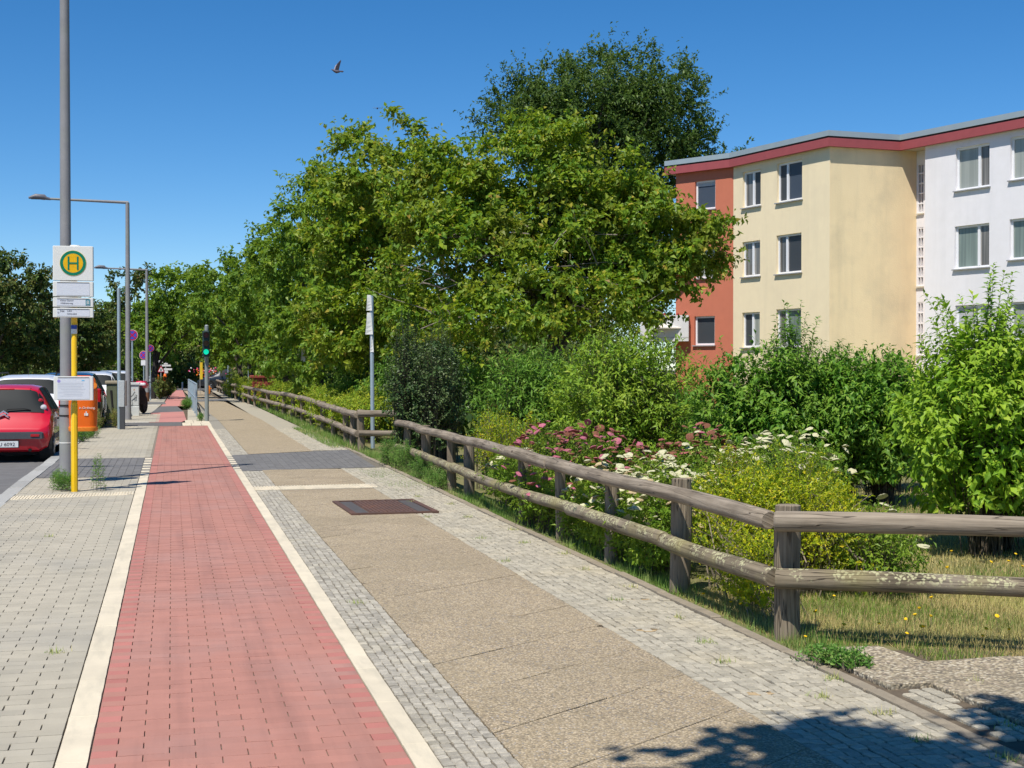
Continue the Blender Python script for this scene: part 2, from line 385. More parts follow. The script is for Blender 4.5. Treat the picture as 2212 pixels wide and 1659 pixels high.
def dome_ends(rx, ry, h, jit=.12, low=.25, up=0.):
    def f(n, Eb):
        a = NP.random(n) * 6.283; u = np.sqrt(NP.random(n)); E = np.array(Eb, dtype=float)
        E[:, 0] += rx * u * np.cos(a); E[:, 1] += ry * u * np.sin(a)
        hv = 1 + .13 * np.sin(Eb[:, 0] * 9.1 + Eb[:, 1] * 5.3) + .07 * np.sin(a * 3 + Eb[:, 0] * 4)
        E[:, 2] += hv * h * (low + (1 - low) * np.sqrt(np.maximum(0, 1 - u ** 2 * .92))) * (1 - jit + 2 * jit * NP.random(n)) + up * (NP.random(n) ** 6)
        return E
    f.dim = (rx, ry, h)
    return f
def shrub(name, label, bases, n, ends, nl, L, W, m, stem_m, group=None, cat='shrub', fill=0, zmin=.03, **k):
    o = np.array([*np.mean(np.array(bases)[:, :2], 0), 0.])
    root = thing(name, label, cat, tuple(o), 0, group)
    (V, F, r), (SV, SF), E = stems(bases, n, ends, nl, L, W, **k)
    if fill and hasattr(ends, 'dim'):
        rx, ry, h = ends.dim; el = [(q[0], q[1], h * .52, rx * .95, ry * .95, h * .46) for q in bases]
        (V2, F2, r2), _ = crown_leaves(el, int(fill / 14), min(.2, rx * .34), 14, L, W, k.get('droop', .3) + .1, .22, four=k.get('four', True), flat=.8)
        keep = V2[F2[:, 0]][:, 2] > zmin; F2 = F2[keep]; r2 = r2[keep]
        V, F, r = join([(V, F, r), (V2, F2, r2)])
    f = link('foliage', bulk_mesh('foliage', V - o, F, m, r), root); f['kind'] = 'stuff'
    s = link('stems', bulk_mesh('stems', SV - o, SF, stem_m), root); s['kind'] = 'stuff'
    return root, E - o

# ================================================================ SETTING
def sheet(name, P, z, m, parent=None, kind='structure'):
    me = bpy.data.meshes.new(name); me.from_pydata([(x, y, z) for x, y in P], [], [tuple(range(len(P)))]); me.materials.append(m); me.update()
    o = link(name, me, parent)
    if parent is None and kind: o['kind'] = kind
    return o
def rect(x0, x1, y0, y1): return [(x0, y0), (x1, y0), (x1, y1), (x0, y1)]
M_sand = pmat('joint_sand', (.27, .225, .17), (.17, .14, .11), rough=.95, scale=60, bump=.3)
M_sandj = pmat('grey_joint', (.20, .175, .135), (.12, .105, .08), rough=.95, scale=50, bump=.3)
M_soil = pmat('soil', (.15, .115, .075), (.09, .07, .05), rough=.95, scale=14, bump=.5, bscale=40)
M_lawn = pmat('dry_lawn_ground', (.24, .205, .09), (.14, .155, .05), rough=.95, scale=2.2, bump=.5, bscale=60, fine=90, fine_amt=.5)
M_asph = pmat('asphalt', (.185, .18, .175), (.145, .14, .135), rough=.9, scale=3, bump=.5, bscale=180, fine=240, fine_amt=.5)
M_asphd = pmat('asphalt_patch', (.155, .15, .145), (.125, .12, .115), rough=.9, scale=3, bump=.4, bscale=180, fine=240, fine_amt=.4)
M_red = pmat('red_paver', (.445, .205, .157), (.405, .19, .146), streak=(4.5, .22, 1, .6), rough=.82, scale=9, jit=.055, bump=.25, bscale=320, stain=(.36, .215, .185), stain_s=.8, stain_amt=.62, fine=420, fine_amt=.18)
M_redd = pmat('red_paver_half', (.475, .18, .145), (.43, .165, .135), rough=.82, scale=9, jit=.09, bump=.25, bscale=320, stain=(.42, .20, .17), stain_s=.6, stain_amt=.5, fine=420, fine_amt=.22)
M_grey = pmat('grey_paver', (.455, .408, .315), (.41, .368, .285), rough=.88, scale=7, jit=.07, bump=.25, bscale=320, streak=(1.6, .5, 1, .4), stain=(.31, .29, .245), stain_s=.8, stain_amt=.6, fine=380, fine_amt=.25)
M_cream = pmat('cream_border', (.69, .60, .445), (.63, .55, .405), rough=.8, scale=5, jit=.045, bump=.15, bscale=300, streak=(9, 1.6, 1, .6), stain=(.46, .40, .31), stain_s=2.2, stain_amt=.45, fine=300, fine_amt=.12)
M_gran = pmat('granite', (.48, .435, .35), (.33, .30, .245), rough=.75, scale=38, jit=.22, bump=.6, bscale=60, fine=300, fine_amt=.45, stain=(.42, .37, .26), stain_s=2.5, stain_amt=.5)
M_gran2 = pmat('pale_granite', (.485, .435, .335), (.365, .33, .255), rough=.78, scale=30, jit=.17, bump=.6, bscale=60, fine=300, fine_amt=.4, stain=(.47, .40, .27), stain_s=1.8, stain_amt=.5)
M_kerb = pmat('kerb_granite', (.42, .41, .38), (.33, .325, .30), rough=.8, scale=20, jit=.12, bump=.4, bscale=90, fine=250, fine_amt=.35)
M_edge = pmat('edging_concrete', (.36, .30, .215), (.27, .225, .165), rough=.92, scale=12, jit=.08, bump=.5, bscale=150, fine=200, fine_amt=.4)
M_dark = pmat('dark_tile', (.165, .158, .15), (.14, .135, .13), rough=.8, scale=5, jit=.10, bump=.2, bscale=250)
M_slab = agg('aggregate_slab', [(0, (.475, .37, .235)), (.22, (.355, .275, .175)), (.42, (.57, .465, .32)), (.60, (.255, .20, .14)), (.76, (.41, .33, .235)), (.88, (.16, .135, .11)), (.95, (.30, .285, .28))], 105, bump=.5, stain=(.27, .22, .14), stain_amt=.42)
M_peb = agg('pebble_slab', [(0, (.50, .415, .28)), (.25, (.62, .545, .41)), (.42, (.38, .31, .21)), (.62, (.24, .20, .145)), (.78, (.44, .35, .26)), (.88, (.14, .12, .10))], 62, bump=.9, stain=(.22, .185, .13), stain_amt=.5)

sheet('ground', rect(-400, 400, -200, 700), -.16, M_soil)
sheet('road', rect(-9.5, -2.075, -30, 160), -.10, M_asph)
sheet('far_pavement', rect(-13.5, -9.5, -30, 160), .0, M_grey)
sheet('lawn', rect(3.34, 60, -20, 130), -.012, M_lawn)
# ---- red cycle track, laid in running bond
BX0, NB, HB, RP = -.325, 12, .104, .0965     # left edge, half bricks across, half brick, row pitch
def brick_proto(w, m, name='brick', seed=0, d=RP, gx=.0048, gy=.0014, t=.05):
    mb = MB(); x, y = (w - gx) / 2, (d - gy) / 2
    mb.prism([(-x, -y), (x, -y), (x, y), (-x, y)], -t, 0, .0011, bottom=False); return mb.mesh(name, m)
path = sheet('cycle_path', rect(BX0, BX0 + NB * HB, -2, 38.2), -.009, M_sand)
P_full = brick_proto(2 * HB, M_red); P_half = brick_proto(HB, M_redd)
def bond_row(j, n):
    """(offset in half bricks, width in half bricks) along one row"""
    if j % 2 == 0: return [(i, 2) for i in range(0, n, 2)] if n % 2 == 0 else [(i, 2) for i in range(0, n - 1, 2)] + [(n - 1, 1)]
    return [(0, 1)] + [(i, 2) for i in range(1, n - 2, 2)] + ([(n - 1, 1)] if n % 2 == 0 else [(n - 2, 2)])
def pave(parent, x0, n, hb, rp, ya, yb, full, half, mats, y_obj, limit, name, seen=lambda x, y: True, z=.0, gx=.0048, gy=.0014):
    cand = []
    for j in range(int((yb - ya) / rp)):
        y = ya + (j + .5) * rp
        for o, wd in bond_row(j, n): cand.append((x0 + (o + wd / 2) * hb, y, wd))
    vis = sorted([c for c in cand if c[1] > y_obj and seen(c[0], c[1])], key=lambda c: c[1])[:limit]; vs = set(vis)
    for (x, y, wd) in vis:
        link(name, full if wd == 2 else half, parent, (x, y, z + rnd.uniform(-.0012, .0012)), (rnd.gauss(0, .004), rnd.gauss(0, .003), rnd.gauss(0, .002)))
    V = []; F = []; r = []; mi = []
    for (x, y, wd) in cand:
        if (x, y, wd) in vs: continue
        hx, hy = (wd * hb - gx) / 2, (rp - gy) / 2; o = len(V); zz = z + rnd.uniform(-.0012, .0012); c = .0011
        V += [(x - hx, y - hy, zz - .02), (x + hx, y - hy, zz - .02), (x + hx, y + hy, zz - .02), (x - hx, y + hy, zz - .02),
              (x - hx + c, y - hy + c, zz), (x + hx - c, y - hy + c, zz), (x + hx - c, y + hy - c, zz), (x - hx + c, y + hy - c, zz)]
        F += [(o, o + 1, o + 5, o + 4), (o + 1, o + 2, o + 6, o + 5), (o + 2, o + 3, o + 7, o + 6), (o + 3, o, o + 4, o + 7), (o + 4, o + 5, o + 6, o + 7)]
        q = rnd.random(); r += [q] * 5; mi += [0 if wd == 2 else 1] * 5
    f = link(name + '_field', bulk_mesh(name + '_field', V, F, mats, r, mi=mi), parent); f['kind'] = 'stuff'
pave(path, BX0, NB, HB, RP, 3.0, 38.2, P_full, P_half, [M_red, M_redd], 5.15, 300, 'brick')
# ---- grey pavers between kerb and track
pav = sheet('pavement', rect(-1.87, -.456, -2, 48), -.009, M_sand)
G_full = brick_proto(2 * .1, M_grey, 'paver', d=.1); G_half = brick_proto(.1, M_grey, 'paver', d=.1)
def not_dark(x, y): return y < 20.75
pave(pav, -.456 - 1.4, 14, .1, .1, 3.0, 20.7, G_full, G_half, [M_grey, M_grey], 5.3, 300, 'paver', seen=lambda x, y: x > -.38 - (y - 5.0) * .128)
V = []; sheet('paver_margin', rect(-1.87, -1.856, -2, 20.7), .0, M_grey, pav)
G2 = MB()
for j in range(int((48 - 24.95) / .1)):
    y = 25.0 + j * .1
    for i in range(7):
        x = -1.86 + (i * 2 + (j % 2)) * .1 + .1
        if y < 38.3 or y > 40.9: G2.prism([(x - .097, y - .0485), (x + .097, y - .0485), (x + .097, y + .0485), (x - .097, y + .0485)], -.02, .0, .0028, r=rnd.random(), bottom=False)
f = G2.build('paver_field', M_grey, pav); f['kind'] = 'stuff'
# ---- cream border strips
def border(name, x0, x1, spans):
    b = sheet(name, rect(x0, x1, -2, 38.2), -.0085, M_sand)
    for (y0, y1) in spans:
        n = max(1, round((y1 - y0) / .75)); l = (y1 - y0) / n
        for i in range(n):
            a = y0 + i * l; e = MB(); k = 7; L_ = []
            L_ = [(x0 + .001 + rnd.uniform(0, .003), a + .0015 + (l - .003) * q / k) for q in range(k, -1, -1)]; R_ = [(x1 - .001 - rnd.uniform(0, .003), a + .0015 + (l - .003) * q / k) for q in range(k + 1)]
            P = [(x - (x0 + x1) / 2, y - a - l / 2) for x, y in R_ + L_]
            e.prism(P, -.03, 0, .002, bottom=False).build('border_slab', M_cream, b, loc=((x0 + x1) / 2, a + l / 2, .001 + rnd.uniform(-.0008, .0008)))
    return b
border('border_strip_left', -.454, -.327, [(-1, 20.75)])
border('border_strip_right', .925, 1.032, [(-1, 21.35), (25.25, 38.2)])
def checker(name, x0, x1, y0, y1, n):
    b = sheet(name, rect(x0, x1, y0, y1), -.0075, M_dark); l = (y1 - y0) / n
    for i in range(n):
        e = MB(); e.prism([(-(x1 - x0) / 2 + .002, -l * .23), ((x1 - x0) / 2 - .002, -l * .23), ((x1 - x0) / 2 - .002, l * .23), (-(x1 - x0) / 2 + .002, l * .23)], -.03, .0, .002, bottom=False)
        e.build('white_stone', M_cream, b, loc=((x0 + x1) / 2, y0 + (i + .5) * l, .001))
checker('marker_row_left', -.454, -.327, 20.75, 24.9, 7)
checker('marker_row_right', .925, 1.032, 21.35, 25.25, 8)
# ---- dark tile crossings
def darkpanel(name, Q):
    (ax, ay), (bx, by), (cx, cy), (dx, dy) = Q
    b = sheet(name, Q, -.007, pmat('pale_grout', (.20, .195, .185), rough=.9)); mb = MB(); nx = int((bx - ax) / .105); ny = int((dy - ay) / .2)
    def at(u, v): return (ax + (bx - ax) * u + v * (dx - ax) * (1 - u) + v * (cx - bx) * u, (ay + (by - ay) * u) * (1 - v) + (dy + (cy - dy) * u) * v)
    for i in range(nx):
        for j in range(ny + 1):
            v0 = (j - .5 * (i % 2)) / ny; v1 = v0 + 1 / ny; v0 = max(0, v0); v1 = min(1, v1)
            if v1 - v0 < .01: continue
            e = .004
            P = [at((i + .03) / nx, v0 + e), at((i + .97) / nx, v0 + e), at((i + .97) / nx, v1 - e), at((i + .03) / nx, v1 - e)]
            mb.prism(P, -.02, 0.0, .003, r=rnd.random(), bottom=False)
    f = mb.build('tile', M_dark, b); f['kind'] = 'stuff'
darkpanel('dark_tile_panel_left', [(-1.87, 20.75), (-.456, 20.75), (-.456, 24.93), (-1.87, 24.9)])
darkpanel('dark_tile_panel_right', [(1.034, 21.4), (3.12, 21.75), (3.26, 26.4), (1.034, 25.25)])
# ---- granite mosaic strips
def cobbles(name, x0, x1, spans, size, m, y_obj, limit, skew=.0, seenx=9):
    cb = sheet(name, rect(x0, x1, -2, 40), -.0085, M_sandj); rg = random.Random(len(name) * 7 + limit)
    protos = []
    for k in range(10):
        mb = MB(); n = 7; a0 = rg.uniform(0, 1)
        P = [(sx * size * rg.uniform(.41, .485), sy * size * rg.uniform(.41, .485)) for sx, sy in ((-1, -1), (1, -1), (1, 1), (-1, 1))]
        if k % 3 == 0: P.insert(2, (size * rg.uniform(.45, .50), rg.uniform(-.1, .1) * size))
        mb.prism(P, -.03, 0, .0036, bottom=False); protos.append(mb)
    meshes = [mb.mesh('cobblestone', m) for mb in protos]
    n = max(1, round((x1 - x0) / size)); px = (x1 - x0) / n; cand = []
    for (ya, yb) in spans:
        for i in range(n):
            y = ya + rg.uniform(0, size)
            while y < yb - size * .6:
                ln = size * rg.uniform(.85, 1.3); cand.append((x0 + (i + .5) * px + rg.uniform(-.003, .003) + skew * math.sin(y * 3 + i), y + ln / 2, ln / size)); y += ln
    near = sorted([c for c in cand if c[1] > y_obj and c[0] < seenx], key=lambda c: c[1])[:limit]; vs = set(near); rest = MB()
    for (x, y, s) in cand:
        k = rg.randrange(10); rz = rg.choice((0, math.pi / 2, math.pi, -math.pi / 2)) * 1.0; tilt = (rg.gauss(0, .035), rg.gauss(0, .035)); z = rg.uniform(-.003, .002)
        sx, sy = px / size * rg.uniform(.94, 1.03), s
        if (x, y, s) in vs:
            o = link('cobblestone', meshes[k], cb, (x, y, z), (tilt[0], tilt[1], rg.gauss(0, .07)), (sx, sy, 1))
        else:
            T = Matrix.Translation((x, y, z)) @ Matrix.Rotation(tilt[0], 4, 'X') @ Matrix.Rotation(tilt[1], 4, 'Y') @ Matrix.Rotation(rg.gauss(0, .07), 4, 'Z') @ Matrix.Diagonal((sx, sy, 1, 1))
            rest.add(protos[k].v, protos[k].f, 0, T, rg.random() * .98 + .01)
    f = rest.build('cobblestone_field', m, cb); f['kind'] = 'stuff'
    return cb
cobbles('mosaic_strip_narrow', 1.034, 1.335, [(3.4, 17.9), (18.6, 21.3), (25.3, 36)], .051, M_gran, 5.2, 300, .002)
cobbles('mosaic_strip_wide', 2.545, 3.262, [(2.6, 21.55), (26.4, 36)], .060, M_gran2, 4.75, 300, .004)
sheet('mosaic_strip_distant', rect(1.034, 1.335, 36, 65), -.004, M_gran)
sheet('verge_strip_distant', rect(2.545, 3.262, 36, 95), -.004, M_gran2)
# ---- footpath of diagonal exposed-aggregate slabs
fp = sheet('footpath', rect(1.337, 2.543, -2, 21.4), -.010, M_soil)
def clip(P, x0, x1, y0, y1):
    for ax, lim, sg in ((0, x0, 1), (0, x1, -1), (1, y0, 1), (1, y1, -1)):
        out = []
        for i in range(len(P)):
            a, b = P[i - 1], P[i]; ia, ib = (a[ax] - lim) * sg >= 0, (b[ax] - lim) * sg >= 0
            if ia != ib:
                t = (lim - a[ax]) / (b[ax] - a[ax]); out.append((a[0] + (b[0] - a[0]) * t, a[1] + (b[1] - a[1]) * t))
            if ib: out.append(b)
        P = out
        if len(P) < 3: return []
    return P
def slabs(parent, x0, x1, y0, y1, s, ang, m):
    ca, sa = math.cos(ang), math.sin(ang); N = int((y1 - y0) / s) + 8
    for i in range(-N, N):
        for j in range(-N, N):
            g = .0034; sh = .5 * s * (j % 2)
            Q = [(i * s + g + sh, j * s + g), ((i + 1) * s - g + sh, j * s + g), ((i + 1) * s - g + sh, (j + 1) * s - g), (i * s + g + sh, (j + 1) * s - g)]
            P = [(x0 + u * ca - v * sa, y0 + 4 + u * sa + v * ca) for u, v in Q]; P = clip(P, x0, x1, y0, y1)
            if len(P) < 3: continue
            ar = abs(sum(P[k - 1][0] * P[k][1] - P[k][0] * P[k - 1][1] for k in range(len(P)))) / 2
            if ar < .004: continue
            cx = sum(p[0] for p in P) / len(P); cy = sum(p[1] for p in P) / len(P)
            MB().prism([(x - cx, y - cy) for x, y in P], -.03, 0, .002, bottom=False).build('paving_slab', m, parent, loc=(cx, cy, rnd.uniform(-.002, .0015)), rot=(rnd.gauss(0, .0018), rnd.gauss(0, .0018), 0))
slabs(fp, 1.337, 2.543, 3.2, 17.9, .57, R(36), M_slab); slabs(fp, 1.337, 2.543, 18.6, 21.5, .57, R(36), M_slab)
sheet('footpath_distant', [(1.337, 25.45), (2.56, 26.1), (2.6, 42), (2.35, 63), (1.9, 95), (.75, 95), (1.0, 64), (1.337, 42)], .0, M_slab)
M_sandy = pmat('loose_sand', (.46, .33, .18), (.38, .28, .16), rough=.95, scale=40, bump=.3)
for (cx, cy, rx, ry) in ((2.75, 6.2, .075, .055), (2.76, 7.85, .07, .055), (3.05, 8.9, .09, .05)):
    sheet('sand_patch', [(cx + rx * math.cos(a) * rnd.uniform(.7, 1.1), cy + ry * math.sin(a) * rnd.uniform(.7, 1.1)) for a in [2 * math.pi * k / 12 for k in range(18)]], -.0012, M_sandy)
# ---- ribbed guide strips across both pavements
def tactile(name, x0, x1, ya, yb, d):
    b = sheet(name, [(x0, ya), (x1, yb), (x1, yb + d), (x0, ya + d)], -.004, M_cream); n = round((x1 - x0) / .3); l = (x1 - x0) / n
    for i in range(n):
        e = MB(); xc = x0 + (i + .5) * l; yc = ya + (yb - ya) * (xc - x0) / (x1 - x0)
        sl = (yb - ya) / (x1 - x0)
        e.prism([(-l / 2 + .002, 0 - l / 2 * sl), (l / 2 - .002, l / 2 * sl), (l / 2 - .002, d + l / 2 * sl), (-l / 2 + .002, d - l / 2 * sl)], -.03, .001, .002, bottom=False)
        for k in range(8):
            rx = -l / 2 + (k + .5) * l / 8; e.prism([(rx - .011, .004 + rx * sl), (rx + .011, .004 + rx * sl), (rx + .011, d - .004 + rx * sl), (rx - .011, d - .004 + rx * sl)], 0, .0075, .004, bottom=False)
        e.build('ribbed_slab', M_cream, b, loc=(xc, yc, .0))
tactile('guide_strip_left', -1.87, -.456, 17.36, 17.72, .42)
tactile('guide_strip_right', 1.034, 2.62, 17.98, 18.06, .5)
# ---- kerb stones
kb = sheet('kerb', rect(-2.07, -1.87, -10, 100), -.12, M_soil)
y = 2.0
while y < 60:
    l = rnd.uniform(.75, 1.1)
    if y > 5:
        MB().bbox((0, 0, -.09), (.185, l - .012, .2), .008).build('kerb_stone', M_kerb, kb, loc=(-1.968 + rnd.uniform(-.006, .006), y + l / 2, rnd.uniform(-.006, .004) - .008), rot=(0, 0, rnd.gauss(0, .004)))
    y += l
MB().bbox((-2.0, 80, -.09), (.13, 40, .2), .01).build('kerb_far_run', M_kerb, kb)
o = MB().bbox((-9.5, 60, -.05), (.14, 180, .14), .01).build('far_kerb', M_kerb); o['kind'] = 'structure'
# ---- concrete edging between mosaic and verge
ed = sheet('edging', rect(3.264, 3.345, -2, 40), -.03, M_soil)
y = 2.5
while y < 34:
    l = rnd.uniform(.9, 1.05)
    MB().bbox((0, 0, -.05), (.072, l - .008, .11), .006).build('edging_stone', M_edge, ed, loc=(3.304 + rnd.uniform(-.004, .004), y + l / 2, rnd.uniform(-.004, .006)), rot=(rnd.gauss(0, .004), 0, rnd.gauss(0, .004)))
    y += l
# ---- pebble-faced slabs at the corner of the lawn
ps = sheet('pebble_terrace', rect(3.36, 8, 1, 7.0), -.011, M_soil)
cols = [3.40, 3.872, 4.39, 4.9, 5.41, 5.92, 6.43]; rows = [2.6, 3.1, 3.61, 4.12, 4.63, 5.14, 5.64, 6.14, 6.62, 7.08]
for i in range(6):
    for j in range(9):
        if j == 8 and i > 0: continue
        x0, x1, y0, y1 = cols[i] + .004, cols[i + 1] - .004, rows[j] + .004, rows[j + 1] - .004
        if i == 0 and j in (4, 5, 6): x0 = 3.63
        if i == 0 and j == 8: P = [(x0, y0), (x1, y0), (x1 - .02, y1 - .02), (x0 + .1, y1), (x0 + .02, y1 - .18)]
        else: P = rect(x0, x1, y0, y1)
        cx = sum(p[0] for p in P) / len(P); cy = sum(p[1] for p in P) / len(P)
        MB().prism([(x - cx, y - cy) for x, y in P], -.06, 0, .005, bottom=False).build('pebble_slab', M_peb, ps, loc=(cx, cy, .012 + rnd.uniform(-.004, .005)), rot=(rnd.gauss(0, .006), rnd.gauss(0, .006), rnd.gauss(0, .006)))
for i in range(3):
    for j in range(14):
        if rnd.random() < .12: continue
        l = .064; P = [(l * .47 * rnd.uniform(.85, 1) * sx, l * .47 * rnd.uniform(.85, 1) * sy) for sx, sy in ((-1, -1), (1, -1), (1, 1), (-1, 1))]
        MB().prism(P, -.03, 0, .006, bottom=False).build('cobblestone', M_gran2, ps, loc=(3.40 + (i + .5) * .07, 5.2 + j * .066, .004 + rnd.uniform(-.004, .003)))
# ---- distant pieces of track, drive crossings, signal island
sheet('drive_crossing', [(-1.93, 38.2), (.26, 38.2), (.27, 40.9), (-1.93, 40.6)], -.002, M_asphd)
M_redf = pmat('red_paver_distant', (.50, .21, .18), (.46, .20, .17), rough=.85, scale=5, stain=(.33, .165, .14), stain_s=.5, stain_amt=.5)
sheet('cycle_path_middle', [(-.62, 40.6), (.27, 40.9), (.42, 42.4), (.40, 50.5), (-.70, 49.6)], -.002, M_redf)
sheet('drive_crossing_far', [(-.70, 49.6), (.40, 50.5), (.2, 57.6), (-.45, 57.4)], -.002, M_asphd)
sheet('cycle_path_far', [(-.45, 57.4), (.55, 57.6), (.70, 64), (.72, 99), (.05, 98.4), (-.30, 64.5)], -.002, M_redf)
sheet('side_pavement_far', [(-1.93, 48), (-.72, 48), (-.5, 57), (-.35, 64), (.0, 98), (-1.93, 98)], -.004, M_grey)
sheet('dark_crossing_far', [(-1.6, 60.6), (-.24, 60.6), (-.31, 64.5), (-1.6, 64.5)], .001, M_dark)
sheet('dark_crossing_right', [(1.0, 64.5), (2.6, 66), (2.6, 70.5), (1.0, 69)], .004, M_dark)
sheet('street_crossing', rect(-40, 60, 99, 108), -.05, M_asph)
isl = sheet('signal_island', [(.27, 38.3), (1.03, 38.3), (1.05, 42.2), (.45, 42.3)], -.006, M_sand)
for (x0, x1, y0, y1) in ((.27, .52, 38.3, 40.2), (.52, .78, 38.3, 40.2), (.78, 1.05, 38.3, 40.2), (.36, .60, 40.2, 42.2), (.60, .83, 40.2, 42.2), (.83, 1.05, 40.2, 42.2)):
    MB().prism(rect(x0 + .008, x1 - .008, y0 + .01, y1 - .01), -.03, 0, .004, bottom=False).build('cream_slab', M_cream, isl, loc=(0, 0, rnd.uniform(.0, .006)))
sheet('island_gravel', [(.45, 42.3), (1.05, 42.2), (1.0, 64), (.70, 64)], -.003, M_gran2)
M_line = pmat('pale_paving', (.50, .47, .40), (.44, .41, .35), rough=.85, scale=6)
sheet('pale_band', [(-1.93, 40.62), (-.63, 40.62), (-.63, 41.3), (-1.93, 41.2)], .002, M_line)
sheet('pale_band_far', [(-1.5, 57.4), (-.6, 57.4), (-.55, 59.2), (-1.5, 59.2)], .002, M_line)

# ================================================================ APARTMENT BUILDING
M_yel = pmat('yellow_render', (.86, .72, .475), (.83, .69, .455), rough=.92, scale=3, bump=.5, bscale=45, streak=(2.4, 2.4, .16, .16), stain=(.74, .62, .42), stain_s=.5, stain_amt=.5)
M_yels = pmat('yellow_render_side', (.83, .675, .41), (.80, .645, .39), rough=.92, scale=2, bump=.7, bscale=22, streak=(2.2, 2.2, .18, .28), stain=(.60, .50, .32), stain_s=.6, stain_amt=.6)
M_redw = pmat('terracotta_render', (.53, .165, .095), (.50, .155, .09), rough=.9, scale=3, bump=.4, bscale=50, streak=(2.4, 2.4, .16, .16), stain=(.47, .16, .10), stain_s=.5, stain_amt=.3)
M_whi = pmat('white_render', (.80, .775, .785), (.77, .745, .75), rough=.92, scale=3, bump=.4, bscale=50, streak=(2.4, 2.4, .16, .15), stain=(.68, .655, .64), stain_s=.5, stain_amt=.3)
M_fas = pmat('red_fascia', (.34, .075, .08), (.30, .068, .072), rough=.6, scale=4)
M_zinc = pmat('zinc_flashing', (.40, .46, .47), (.36, .42, .44), rough=.45, scale=1.5, metal=.35)
M_blk = pmat('black_gap', (.02, .02, .02), rough=.8)
M_sof = pmat('soffit', (.66, .60, .48), rough=.9)
M_win = pmat('white_frame', (.78, .78, .79), (.75, .75, .76), rough=.4, scale=3)
M_sill = pmat('sill_metal', (.34, .34, .34), (.30, .30, .30), rough=.5, scale=3)
M_pane = [glassmat('pane_dark', (.045, .05, .055)), glassmat('pane_curtain', (.24, .225, .20), folds=.35), glassmat('pane_blind', (.34, .36, .32), folds=.8), glassmat('pane_blue', (.05, .065, .09)), glassmat('pane_green', (.22, .27, .235), folds=.7)]
M_blind = pmat('blind', (.55, .55, .55), rough=.7)
RP_ = [(20.037, 54.96), (21.784, 52.198), (23.186, 46.337), (26.23, 46.63), (29.43, 35.065)]
WP = [(20.223, 55.078), (21.989, 52.285), (23.355, 46.574), (27.078, 46.933), (30.282, 35.368)]
bd = thing('apartment_building', 'three storey apartment block with terracotta, yellow and white facades under one red fascia', 'building', (23.3, 46.5, 0))
BO = Vector((23.3, 46.5, 0))
def wall(i, name, m, holes, s0=0., s1=None, z0=-.1, z1=9.95):
    a = Vector((*WP[i], 0)); b = Vector((*WP[i + 1], 0)); d = (b - a); ln = d.length; t = d / ln; n = Vector((t.y, -t.x, 0)); s1 = s1 if s1 is not None else ln
    xs = sorted({s0, s1, *[h[0] for h in holes], *[h[1] for h in holes]}); zs = sorted({z0, z1, *[h[2] for h in holes], *[h[3] for h in holes]})
    mb = MB(); P = lambda s, z, dep=0.: a + t * s + Vector((0, 0, z)) - n * dep - BO
    for x0, x1 in zip(xs, xs[1:]):
        for q0, q1 in zip(zs, zs[1:]):
            cx, cz = (x0 + x1) / 2, (q0 + q1) / 2
            if any(h[0] < cx < h[1] and h[2] < cz < h[3] for h in holes): continue
            mb.add([P(x0, q0), P(x1, q0), P(x1, q1), P(x0, q1)], [(0, 1, 2, 3)])
    for (x0, x1, q0, q1) in holes:
        e = .17
        for A, B in (((x0, q0), (x1, q0)), ((x1, q0), (x1, q1)), ((x1, q1), (x0, q1)), ((x0, q1), (x0, q0))):
            mb.add([P(*A), P(*B), P(*B, e), P(*A, e)], [(3, 2, 1, 0)])
    mb.build(name, m, bd)
    return a, t, n
def frame_M(a, t, n, s, z): # local x along the wall, z up, y into the wall
    o = a + t * s + Vector((0, 0, z)) - BO; u = Vector((0, 0, 1)); y = -n
    return Matrix(((t.x, y.x, 0, o.x), (t.y, y.y, 0, o.y), (0, 0, 1, o.z), (0, 0, 0, 1)))
def window(fr, x0, x1, z0, z1, split, panes, blind=0., sill=True):
    a, t, n = fr; W, H = x1 - x0, z1 - z0; w = thing('window', None, None); w.parent = bd
    w.matrix_local = frame_M(a, t, n, x0, z0)
    mb = MB(); f = .075; d0 = .10
    for (cx, cz, sx, sz) in ((W / 2, f / 2, W, f), (W / 2, H - f / 2, W, f), (f / 2, H / 2, f, H - 2 * f), (W - f / 2, H / 2, f, H - 2 * f)): mb.box((cx, d0 + .03, cz), (sx - .002, .07, sz - .001))
    bars = [W * s for s in split]
    for bx in bars: mb.box((bx, d0 + .025, H / 2), (.11, .075, H - 2 * f - .002))
    mb.build('frame', M_win, w)
    ed_ = [f] + [q for bx in bars for q in (bx - .055, bx + .055)] + [W - f]
    for k in range(0, len(ed_), 2):
        p = MB(); p.box(((ed_[k] + ed_[k + 1]) / 2, d0 + .045, H / 2), (ed_[k + 1] - ed_[k] + .01, .012, H - 2 * f + .01)); p.build('pane', M_pane[panes[(k // 2) % len(panes)]], w)
    if blind:
        mb = MB(); h = (H - 2 * f) * blind
        for q in range(int(h / .05)): mb.box((W / 2, d0 + .028, H - f - .025 - q * .05), (W - 2 * f, .012, .044))
        mb.build('roller_shutter', M_blind, w)
    if sill:
        mb = MB(); mb.box((W / 2, -.012, -.022), (W + .12, .16, .04)); mb.build('sill', M_sill, w)
    return w
h0 = [(1.40, 2.42, 8.03, 9.22), (1.40, 2.42, 5.22, 6.42), (1.38, 2.40, 2.47, 3.66)]
fr = wall(0, 'terracotta_wall', M_redw, h0, .42)
window(fr, *h0[0], [], [3], .15); window(fr, *h0[1], [], [2]); window(fr, *h0[2], [], [0])
